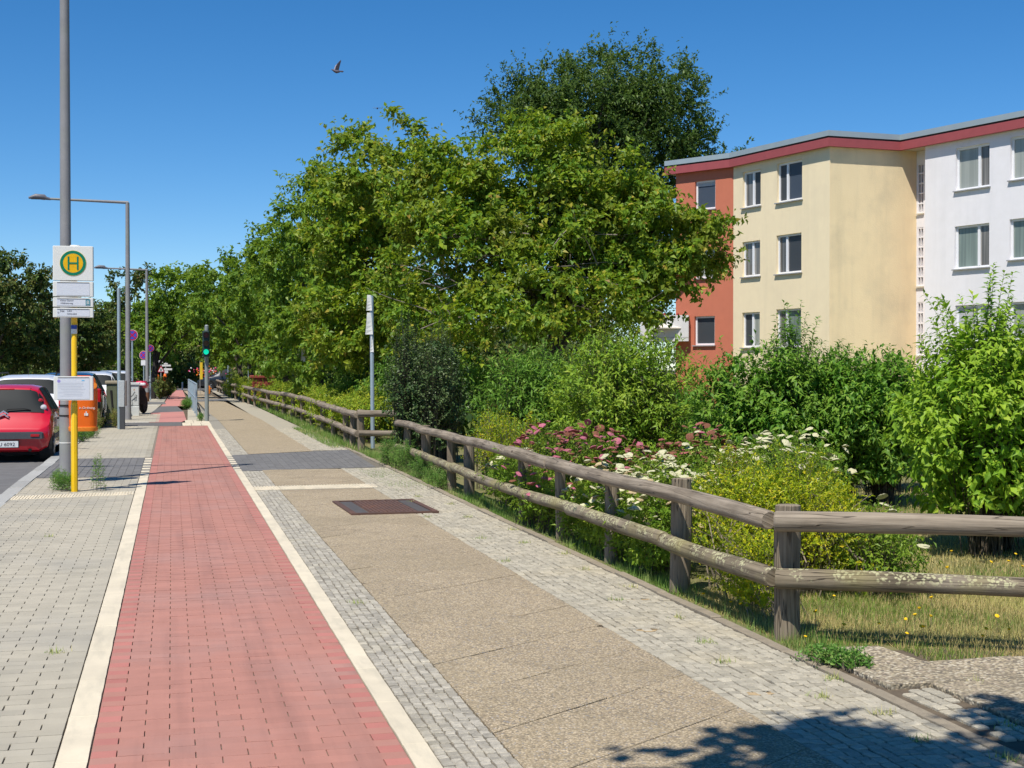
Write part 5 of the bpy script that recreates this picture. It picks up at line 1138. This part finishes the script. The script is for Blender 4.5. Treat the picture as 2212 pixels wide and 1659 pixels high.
def mass(name, label, cat, boxes, n, L, W, m, kind='stuff'):
    """hedges and woods that read as one mass"""
    parts = []
    for (x0, x1, y0, y1, z0, z1) in boxes:
        vol = abs((x1 - x0) * (y1 - y0)); k = int(n * vol / sum(abs((b[1] - b[0]) * (b[3] - b[2])) for b in boxes)) + 50
        P = np.stack([NP.uniform(x0, x1, k), NP.uniform(y0, y1, k), NP.random(k)], 1); top = z0 + (z1 - z0) * (.75 + .25 * np.sin(P[:, 0] * 1.7 + P[:, 1] * .9) * np.cos(P[:, 1] * 1.3)); P[:, 2] = z0 + (top - z0) * P[:, 2] ** .75
        D = rdir(k); D[:, 2] -= .3; N = rdir(k) * .6; N[:, 2] += .8; s = .7 + .6 * NP.random(k)
        parts.append(leaves(P, D, N, L * s, W * s))
    V, F, r = join(parts); o = link(name, bulk_mesh(name, V, F, m, r)); tag(o, label, cat, None, kind); return o
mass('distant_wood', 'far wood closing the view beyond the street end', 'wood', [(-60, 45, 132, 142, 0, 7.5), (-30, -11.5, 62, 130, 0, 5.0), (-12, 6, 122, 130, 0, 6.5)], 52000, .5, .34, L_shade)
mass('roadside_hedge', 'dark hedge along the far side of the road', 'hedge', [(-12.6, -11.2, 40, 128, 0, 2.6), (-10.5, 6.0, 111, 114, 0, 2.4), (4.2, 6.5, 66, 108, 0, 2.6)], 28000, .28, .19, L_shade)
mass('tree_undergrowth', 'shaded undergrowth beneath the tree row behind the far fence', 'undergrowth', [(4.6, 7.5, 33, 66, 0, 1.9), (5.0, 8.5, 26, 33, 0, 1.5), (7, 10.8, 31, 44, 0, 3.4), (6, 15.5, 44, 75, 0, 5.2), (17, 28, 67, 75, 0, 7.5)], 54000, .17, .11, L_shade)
tree('shade_tree', 'overhead tree behind the viewpoint casting dappled shade on the path', [(1.75, 2.2, 5.2, 1.6, 1.05, .55), (3.3, 1.3, 5.0, 2.1, 1.5, .65), (.6, 2.35, 5.2, 1.15, .9, .45), (.9, .4, 5.6, 1.6, 1.4, .8)], 520, .36, 70, .13, .09, L_mid, BARK, (2.6, -3.2), .18, 10, None, .3)
# ---- shrubs behind the fence
BG = 'tall shrubs behind the flower bed'
shrub('ivy_shrub', 'dark ivy like bush swallowing the end of the near log fence', [(3.70, 22.5, 0), (4.45, 22.7, 0), (4.05, 22.2, 0), (4.0, 23.2, 0), (4.45, 23.4, 0)], 520, dome_ends(.42, .6, 2.1, .1, .10), 26, .052, .04, L_ivy, STEM, None, t0=.12, droop=.25, tw=1.1, four=False, fill=5200)
shrub('willow_leaf_shrub', 'mid green narrow leaved shrub right of the dark ivy bush', [(4.75, 19.0, 0), (5.15, 19.1, 0)], 240, dome_ends(.62, .7, 1.86, .12, .25, .15), 30, .095, .026, L_s1, STEM, BG, t0=.15, droop=.3, fill=6000)
shrub('light_green_shrub', 'pale yellow green shrub below the terracotta wall', [(5.6, 17.6, 0), (6.2, 17.6, 0)], 330, dome_ends(.78, .75, 2.05, .13, .22, .2), 30, .088, .028, L_s2, STEM, BG, t0=.15, droop=.3, fill=9000)
shrub('dark_leaf_shrub', 'wide deep green shrub with upright shoots in front of the yellow wall', [(6.35, 14.9, 0), (6.85, 14.6, 0), (7.4, 14.5, 0), (7.9, 14.4, 0)], 640, dome_ends(.60, .7, 1.76, .08, .2, .30), 46, .092, .032, L_s3, STEM, BG, t0=.15, droop=.35, fill=19000, zmin=.30)
shrub('bright_shrub', 'large bright green shrub with long drooping leaves at the right edge', [(6.62, 10.35, 0), (6.9, 10.6, 0), (7.4, 10.5, 0)], 380, dome_ends(.74, .8, 1.95, .10, .26, .36), 44, .090, .042, L_s7, STEM, BG, t0=.28, droop=.4, fill=9000, zmin=.22)
shrub('corner_shrub', 'shaded shrub half hidden between the deep green and the bright shrub', [(8.9, 16.2, 0), (9.6, 15.8, 0)], 260, dome_ends(.9, .8, 1.5, .12, .2, .1), 26, .09, .032, L_s3, STEM, BG, t0=.12, droop=.35, four=False, fill=4000)
shrub('corner_shrub', 'reddish tipped twiggy shrub at the foot of the terracotta wall', [(6.95, 18.6, 0), (7.3, 19.2, 0)], 150, dome_ends(.6, .6, 1.45, .15, .4, .1), 20, .09, .034, L_shade, STEM, BG, t0=.3, droop=.3, four=False)
# ---- flower bed
HEADS = {}
def head_mesh(name, m, seed):
    rg = random.Random(seed); V = [(0, 0, .30)]; F = []; n = 9
    for ring, (rad, z) in enumerate(((.45, .26), (.85, .12), (1.0, -.06))):
        for k in range(n): a = 2 * math.pi * (k + .5 * ring) / n; q = rad * rg.uniform(.82, 1.15); V.append((q * math.cos(a), q * math.sin(a), z + rg.uniform(-.08, .10)))
    for k in range(n):
        F.append((0, 1 + k, 1 + (k + 1) % n))
        for g in range(2): a, b, c, d = 1 + g * n + k, 1 + g * n + (k + 1) % n, 1 + (g + 1) * n + (k + 1) % n, 1 + (g + 1) * n + k; F += [(a, d, b), (b, d, c)]
    F.append(tuple(1 + 2 * n + k for k in reversed(range(n))))
    me = bpy.data.meshes.new(name); me.from_pydata(V, [], F); me.materials.append(m); me.update(); return me
def petal(name, a, b, c): return pmat(name, a, b, rough=.85, scale=150, jit=.14, bump=.8, bscale=320, fine=260, fine_amt=c)
M_pw = petal('cream_blossom', (.70, .66, .42), (.60, .57, .33), .3); M_pt = petal('fading_blossom', (.62, .47, .24), (.55, .43, .25), .3)
M_pp = petal('pink_blossom', (.56, .17, .235), (.43, .12, .16), .35); M_pr = petal('faded_red_blossom', (.42, .13, .115), (.33, .10, .085), .4); M_pb = petal('brown_blossom', (.27, .105, .055), (.20, .08, .045), .4)
KH = {k: [head_mesh('flower_head', m, i * 7 + j) for j in range(3)] for i, (k, m) in enumerate((('w', M_pw), ('t', M_pt), ('p', M_pp), ('r', M_pr), ('b', M_pb)))}
def blooms(root, pts, mix, r0, r1):
    for x, y, z in pts:
        k = rnd.choices([q[0] for q in mix], [q[1] for q in mix])[0]; s_ = rnd.uniform(r0, r1)
        link('flower_head', rnd.choice(KH[k]), root, (x, y, z), (rnd.gauss(-.15, .28), rnd.gauss(-.15, .28), rnd.uniform(0, 6)), (s_, s_ * rnd.uniform(.8, 1.1), s_ * rnd.uniform(.75, 1.1)))
FG = 'flowering shrubs in the bed behind the fence'
def spirea(label, bases, n, rx, ry, h, mix, nb, lm=L_spi, r=(.029, .047), nl=17, L=.048, W=.017, low=.3):
    rt, E = shrub('flowering_shrub', label, bases, n, dome_ends(rx, ry, h, .10, low), nl, L, W, lm, STEM, FG, t0=.12, droop=.2, rs=.003, four=False, fill=n * 8)
    pts = dome_ends(rx * 1.04, ry * 1.04, h, .03, low)(nb, np.array([bases[i % len(bases)] for i in range(nb)], dtype=float)) - np.array([*rt.location]); pts[:, 2] += .07
    blooms(rt, pts, mix, *r); return rt
spirea('pink flowered shrub with many faded brown heads', [(3.82, 13.9, 0), (4.12, 13.5, 0), (4.5, 13.3, 0)], 460, .5, .55, .80, [('p', .42), ('r', .3), ('b', .28)], 210)
spirea('brown headed spent shrub just right of the pink one', [(4.75, 12.7, 0), (5.1, 12.9, 0)], 330, .5, .5, .80, [('b', .6), ('r', .25), ('p', .05), ('w', .10)], 150)
spirea('cream flowered shrub pushing through the rails in the middle of the fence', [(3.62, 10.9, 0), (3.66, 11.7, 0), (3.7, 10.2, 0)], 430, .30, .5, .60, [('w', .72), ('t', .28)], 170, low=.25)
spirea('cream flowered shrub full of flat white heads behind the middle rails', [(4.25, 11.5, 0), (4.5, 10.9, 0), (4.3, 12.2, 0)], 460, .5, .55, .70, [('w', .88), ('t', .12)], 220)
spirea('cream flowered shrub with scattered heads in front of the deep green shrub', [(5.2, 11.3, 0), (5.6, 11.8, 0), (5.2, 12.2, 0)], 480, .55, .6, .86, [('w', 1)], 130)
spirea('small pink flowered shrub at the foot of the fence', [(3.50, 12.7, 0), (3.50, 13.3, 0)], 150, .22, .4, .52, [('p', .65), ('r', .2), ('b', .15)], 28, low=.3)
spirea('cream flowered shrub at the fence end by the pink one', [(3.7, 14.8, 0), (3.85, 15.6, 0)], 240, .35, .5, .62, [('w', .8), ('p', .12), ('t', .08)], 34)
spirea('white flowered shrub trailing onto the lawn behind the corner post', [(4.75, 8.75, 0), (4.95, 9.2, 0)], 200, .38, .40, .55, [('w', 1)], 18, low=.15)
spirea('low leafy shrub with tiny white buds below the lower rail', [(3.55, 9.9, 0), (3.56, 11.3, 0), (3.56, 10.6, 0), (3.6, 12.0, 0)], 260, .2, .35, .36, [('w', 1)], 40, r=(.010, .02), low=.2)
rt, E = shrub('gold_leaf_shrub', 'golden yellow small leaved shrub bulging over the upper rail near the corner post', [(4.1, 9.3, 0), (4.45, 9.35, 0), (4.3, 8.9, 0), (4.2, 9.9, 0), (4.6, 9.6, 0)], 620, dome_ends(.44, .44, .82, .14, .3, .12), 36, .030, .0165, L_gold, DRYST, 'golden shrubs', t0=.3, droop=.1, rs=.004, four=False, arch=.35, fill=9000)
def sprig_ends(tx, ty, sx, sy, z0, z1):
    def f(n, Eb): return np.stack([tx + NP.normal(size=n) * sx, ty + NP.normal(size=n) * sy, NP.uniform(z0, z1, n)], 1)
    return f
shrub('gold_leaf_shrub', 'golden sprigs poking out between the two rails', [(3.85, 8.6, 0), (3.8, 8.2, 0)], 46, sprig_ends(3.58, 8.35, .12, .38, .40, .62), 34, .030, .0165, L_gold, DRYST, 'golden shrubs', t0=.35, droop=.05, rs=.003, four=False)
shrub('gold_leaf_shrub', 'golden sprigs spreading beneath the lower rail', [(3.72, 8.5, 0), (3.66, 8.1, 0)], 44, sprig_ends(3.50, 8.35, .09, .28, .10, .30), 34, .030, .0165, L_gold, DRYST, 'golden shrubs', t0=.3, droop=.0, rs=.003, four=False)
rt2, E2 = shrub('gold_leaf_shrub', 'golden shrub at the far end of the near fence beside the dark ivy bush', [(4.0, 17.4, 0), (4.25, 17.0, 0), (3.95, 16.6, 0)], 220, dome_ends(.40, .5, .98, .15, .3, .1), 24, .048, .022, L_gold, DRYST, 'golden shrubs', t0=.25, droop=.2, four=False)
# bare twigs of the gold shrub
b = MB()
for k in range(46):
    x, y = 4.0 + rnd.uniform(-.35, .75), 8.9 + rnd.uniform(-.25, .35); b.tube([(x, y, 0), (x + rnd.gauss(0, .08), y + rnd.gauss(0, .08), .25), (x + rnd.gauss(0, .2), y + rnd.gauss(0, .2), rnd.uniform(.45, .7))], [.007, .006, .003], 4)
o = b.build('bare_twigs', DRYST, rt, loc=tuple(-Vector(rt.location))); o['kind'] = 'stuff'
# ---- shrubs along the far fence
YG = 'yellow green shrubs leaning over the far fence'
for i, (x, y, h, n, lab) in enumerate([(4.05, 29, .98, 260, 'nearest yellow green shrub spilling over the far fence'), (4.0, 33, .92, 220, 'second yellow green shrub pushing through the far rails'), (4.1, 38, .98, 200, 'third yellow green shrub on the far fence'), (4.1, 44, 1.0, 180, 'fourth yellow green shrub on the far fence'), (3.9, 52, 1.05, 160, 'fifth yellow green shrub on the far fence'), (3.5, 62, 1.0, 150, 'sixth yellow green shrub on the far fence'), (3.2, 72, 1.0, 120, 'last yellow green shrub on the far fence')]):
    shrub('hedge_shrub', lab, [(x, y, 0), (x - .1, y + 1.6, 0), (x + .3, y + 3, 0)], n, dome_ends(.62, 1.1, h, .12, .3, .1), 22, .085, .03, leafmat('leaf_lime', [(0, (.085, .145, .012)), (.5, (.14, .21, .016)), (.85, (.22, .27, .022)), (1, (.33, .29, .03))], (.42, .5, .03), .36) if 'leaf_lime' not in MATS else MATS['leaf_lime'], STEM, YG, t0=.2, droop=.2, four=False, fill=3000)
for i, (x, y, h, rx, n, lab) in enumerate([(4.75, 29.5, 1.85, .95, 330, 'tall green shrub left of the notice post'), (5.3, 27.2, 2.0, .8, 260, 'green shrub behind the notice post'), (4.8, 36, 1.75, .9, 200, 'green shrub under the second tree'), (4.6, 62, 1.6, 1.0, 120, 'dull green shrub beyond the red shed')]):
    shrub('green_shrub', lab, [(x, y, 0), (x + .5, y + .6, 0)], n, dome_ends(rx, .9, h, .12, .2, .15), 26, .105, .042, L_s1, STEM, 'green shrubs behind the far fence', t0=.12, droop=.3, four=False, fill=3500)
shrub('pavement_shrub', 'scrubby bush at the foot of the street tree', [(-.55, 70.2, 0), (-.3, 72, 0), (-.2, 76, 0)], 150, dome_ends(.45, .8, .95, .15, .2), 18, .14, .08, L_shade, DRYST, None, t0=.1, droop=.2, four=False)
# ---- weeds
def tuft(name, label, bases, n, rx, h, nl, L, W, m, group=None, **k):
    return shrub(name, label, bases, n, dome_ends(rx, rx, h, .2, .3), nl, L, W, m, k.pop('stem', STEM), group, 'weed', four=False, rs=.0018, **k)[0]
WG = 'weeds at the edges of the paving'
tuft('weed_clump', 'bright green weed clump on the pebble slabs at the lawn corner', [(3.40, 6.66, 0), (3.46, 6.58, 0), (3.36, 6.74, 0)], 90, .09, .10, 14, .030, .014, L_weed, WG, t0=.1, droop=.1)
tuft('weed_clump', 'feathery weed at the foot of the bus stop mast', [(-1.33, 18.4, 0), (-1.40, 18.6, 0)], 60, .13, .27, 26, .045, .008, L_weed, WG, t0=.05, droop=.0)
tuft('weed_clump', 'thin tall weed right of the yellow bus stop pole', [(-.92, 18.35, 0)], 14, .08, .40, 22, .045, .010, L_weed, WG, t0=.05, droop=.0)
tuft('weed_clump', 'feathery green weeds under the end of the near log fence', [(3.35, 22.0, 0), (3.42, 21.3, 0), (3.46, 20.6, 0)], 170, .24, .40, 24, .05, .009, L_weed, WG, t0=.05, droop=.0)
tuft('weed_clump', 'feathery green weeds along the foot of the near fence', [(3.42, 19.4, 0), (3.45, 18.4, 0), (3.40, 17.6, 0)], 150, .22, .28, 22, .045, .008, L_weed, WG, t0=.05, droop=.0)
tuft('weed_clump', 'dry pale grass round the olive cabinet base', [(-1.75, 37.6, 0), (-1.4, 37.3, 0), (-1.85, 36.6, 0)], 90, .2, .42, 16, .09, .012, L_grass, WG, t0=.05, droop=.0)
tuft('weed_clump', 'green weeds below the orange bin', [(-1.85, 30.5, 0), (-1.75, 32.0, 0)], 90, .25, .32, 18, .06, .012, L_weed, WG, t0=.05, droop=.0)
tuft('weed_clump', 'round grassy clump beside the railing', [(.55, 53, 0), (.6, 55, 0)], 120, .28, .34, 18, .09, .014, L_weed, WG, t0=.05, droop=.0)
tuft('weed_clump', 'weeds at the foot of the traffic light post', [(.82, 41.5, 0)], 40, .14, .2, 14, .05, .012, L_weed, WG, t0=.05, droop=.0)
# grass: dry lawn behind the fence, verge under the rails, tufts in the joints
def blades(P, h, wd, lean, rr_):
    n = len(P); a = NP.random(n) * 6.283; D = np.stack([np.cos(a) * lean, np.sin(a) * lean, np.ones(n)], 1); N = np.stack([-np.sin(a), np.cos(a), np.zeros(n)], 1)
    D = unit(D); S = unit(np.cross(D, N)) if False else N; h = h[:, None]; wd = np.broadcast_to(wd, (n,))[:, None]
    V = np.stack([P - S * wd, P + S * wd, P + D * h], 1).reshape(-1, 3); return V, np.arange(n * 3).reshape(-1, 3), rr_
def grass(name, label, regs, m, cat='grass'):
    parts = []
    for (f, n, h0, h1, wd, lean, r0, r1) in regs:
        P = f(n); n = len(P); patch = .5 + .5 * np.sin(P[:, 0] * 2.3 + 1.1 * np.sin(P[:, 1] * 1.7)) * np.cos(P[:, 1] * 1.9 + .7 * P[:, 0])
        r = np.clip(r0 + (r1 - r0) * (.55 * patch + .45 * NP.random(n)), .01, .99)
        parts.append(blades(P, h0 + (h1 - h0) * NP.random(n) ** 2, wd, np.abs(NP.normal(size=n)) * lean, r))
    V, F, r = join(parts); o = link(name, bulk_mesh(name, V, F, m, r)); return tag(o, label, cat, None, 'stuff')
def box_pts(x0, x1, y0, y1, bad=None):
    def f(n):
        P = np.stack([NP.uniform(x0, x1, n), NP.uniform(y0, y1, n), np.full(n, -.012)], 1)
        if bad is not None: P = P[~bad(P)]
        return P
    return f
in_slabs = lambda P: (P[:, 1] < 6.64) | ((P[:, 0] < 3.95) & (P[:, 1] < 7.12))
grass('lawn_grass', 'dry straw coloured lawn with green patches behind the fence', [(box_pts(3.40, 6.2, 6.4, 9.2, in_slabs), 80000, .012, .075, .0020, .8, .0, 1.0), (box_pts(4.2, 9.5, 9.0, 15, None), 70000, .02, .08, .0030, .8, .15, .9), (box_pts(6.5, 14, 14, 26, None), 14000, .03, .12, .006, .8, .2, 1.0)], L_grass)
cl = lambda P: ~(NP.random(len(P)) < .25 + .75 * (np.sin(P[:, 1] * 2.1) * np.sin(P[:, 1] * .77 + 1) > .1))
grass('verge_grass', 'thin grass and weeds along the foot of the fence', [(box_pts(3.345, 3.62, 6.9, 26, cl), 26000, .02, .13, .0022, .6, .2, 1.0), (box_pts(3.30, 3.62, 26, 80, None), 16000, .03, .2, .006, .5, .1, .9), (box_pts(2.75, 3.32, 17, 21.5, cl), 5000, .01, .05, .002, .7, .2, 1.), (box_pts(3.0, 3.5, 27, 36, None), 6000, .02, .14, .004, .6, .1, .9)], L_grassg)
spots = [(3.05, 5.25), (3.0, 6.05), (2.85, 6.9), (2.95, 7.4), (3.08, 8.2), (2.9, 8.9), (3.18, 9.4), (3.1, 10.3), (3.2, 11.2), (3.05, 12.0), (2.75, 12.4), (3.2, 13.0), (3.0, 14.2), (3.1, 15.6), (2.9, 16.6), (2.7, 15.9), (2.62, 10.9), (2.6, 14.3), (3.12, 5.7), (3.22, 6.4), (3.55, 5.35), (3.86, 6.15), (4.3, 6.15), (4.36, 5.6), (3.5, 6.62), (3.25, 4.9), (3.6, 4.8), (1.2, 9.2), (-.62, 8.0), (-1.1, 13.5)]
def tuft_pts(n):
    k = NP.integers(0, len(spots), n); S_ = np.array(spots)[k]; return np.concatenate([S_ + NP.normal(size=(n, 2)) * .028, np.full((n, 1), .0)], 1)
grass('joint_weeds', 'small grass tufts growing in the joints of the paving', [(tuft_pts, 1500, .012, .055, .0022, 1.0, .0, .75)], L_grassg, 'weeds')
# yellow hawkweed heads in the lawn
M_hawk = pmat('yellow_hawkweed', (.85, .56, .01), (.80, .46, .01), rough=.8, scale=200)
b = MB(); b.lathe([(.003, -.005), (.009, .0), (.011, .003), (.006, .006)], 9); hm = b.mesh('yellow_flower', M_hawk)
fy_ = [(4.18, 7.35), (4.24, 7.28), (4.28, 7.42), (4.12, 7.05), (4.55, 7.1), (4.62, 6.98), (4.4, 6.9), (3.98, 7.3), (4.0, 7.02), (4.1, 8.1), (4.5, 7.75), (4.75, 7.3), (5.2, 7.5), (3.52, 7.7), (3.46, 8.1), (3.50, 8.35), (3.45, 8.7), (3.48, 9.3), (3.75, 7.65), (3.86, 7.5), (4.85, 8.2), (5.3, 8.9), (3.42, 7.1), (4.35, 7.36), (5.0, 6.9), (4.9, 7.0)] + [(rnd.uniform(4.9, 7.6), rnd.uniform(9.0, 13)) for _ in range(46)]
HAWK = {13: 'yellow hawkweed nearest the corner post, on its path side', 14: 'yellow hawkweed at the verge just behind the corner post', 22: 'yellow hawkweed beside the green weed clump', 3: 'yellow hawkweed closest to the pebble slab corner', 12: 'rightmost yellow hawkweed between the lower rail and the pebble slabs', 17: 'yellow hawkweed at the foot of the second post'}
for i, (x, y) in enumerate(fy_):
    h = rnd.uniform(.05, .13); t = thing('yellow_flower', HAWK.get(i, 'small yellow hawkweed flower standing in the lawn beyond the fence'), 'flower', (x, y, -.01), 0, 'yellow hawkweed in the lawn'); s_ = rnd.uniform(.8, 1.35)
    link('blossom', hm, t, (0, 0, h), (rnd.gauss(0, .35), rnd.gauss(0, .35), 0), (s_, s_, s_))
    if y < 9: b = MB(); b.tube([(0, 0, 0), (.0, 0, h)], .0016, 3); b.build('stalk', STEM, t)
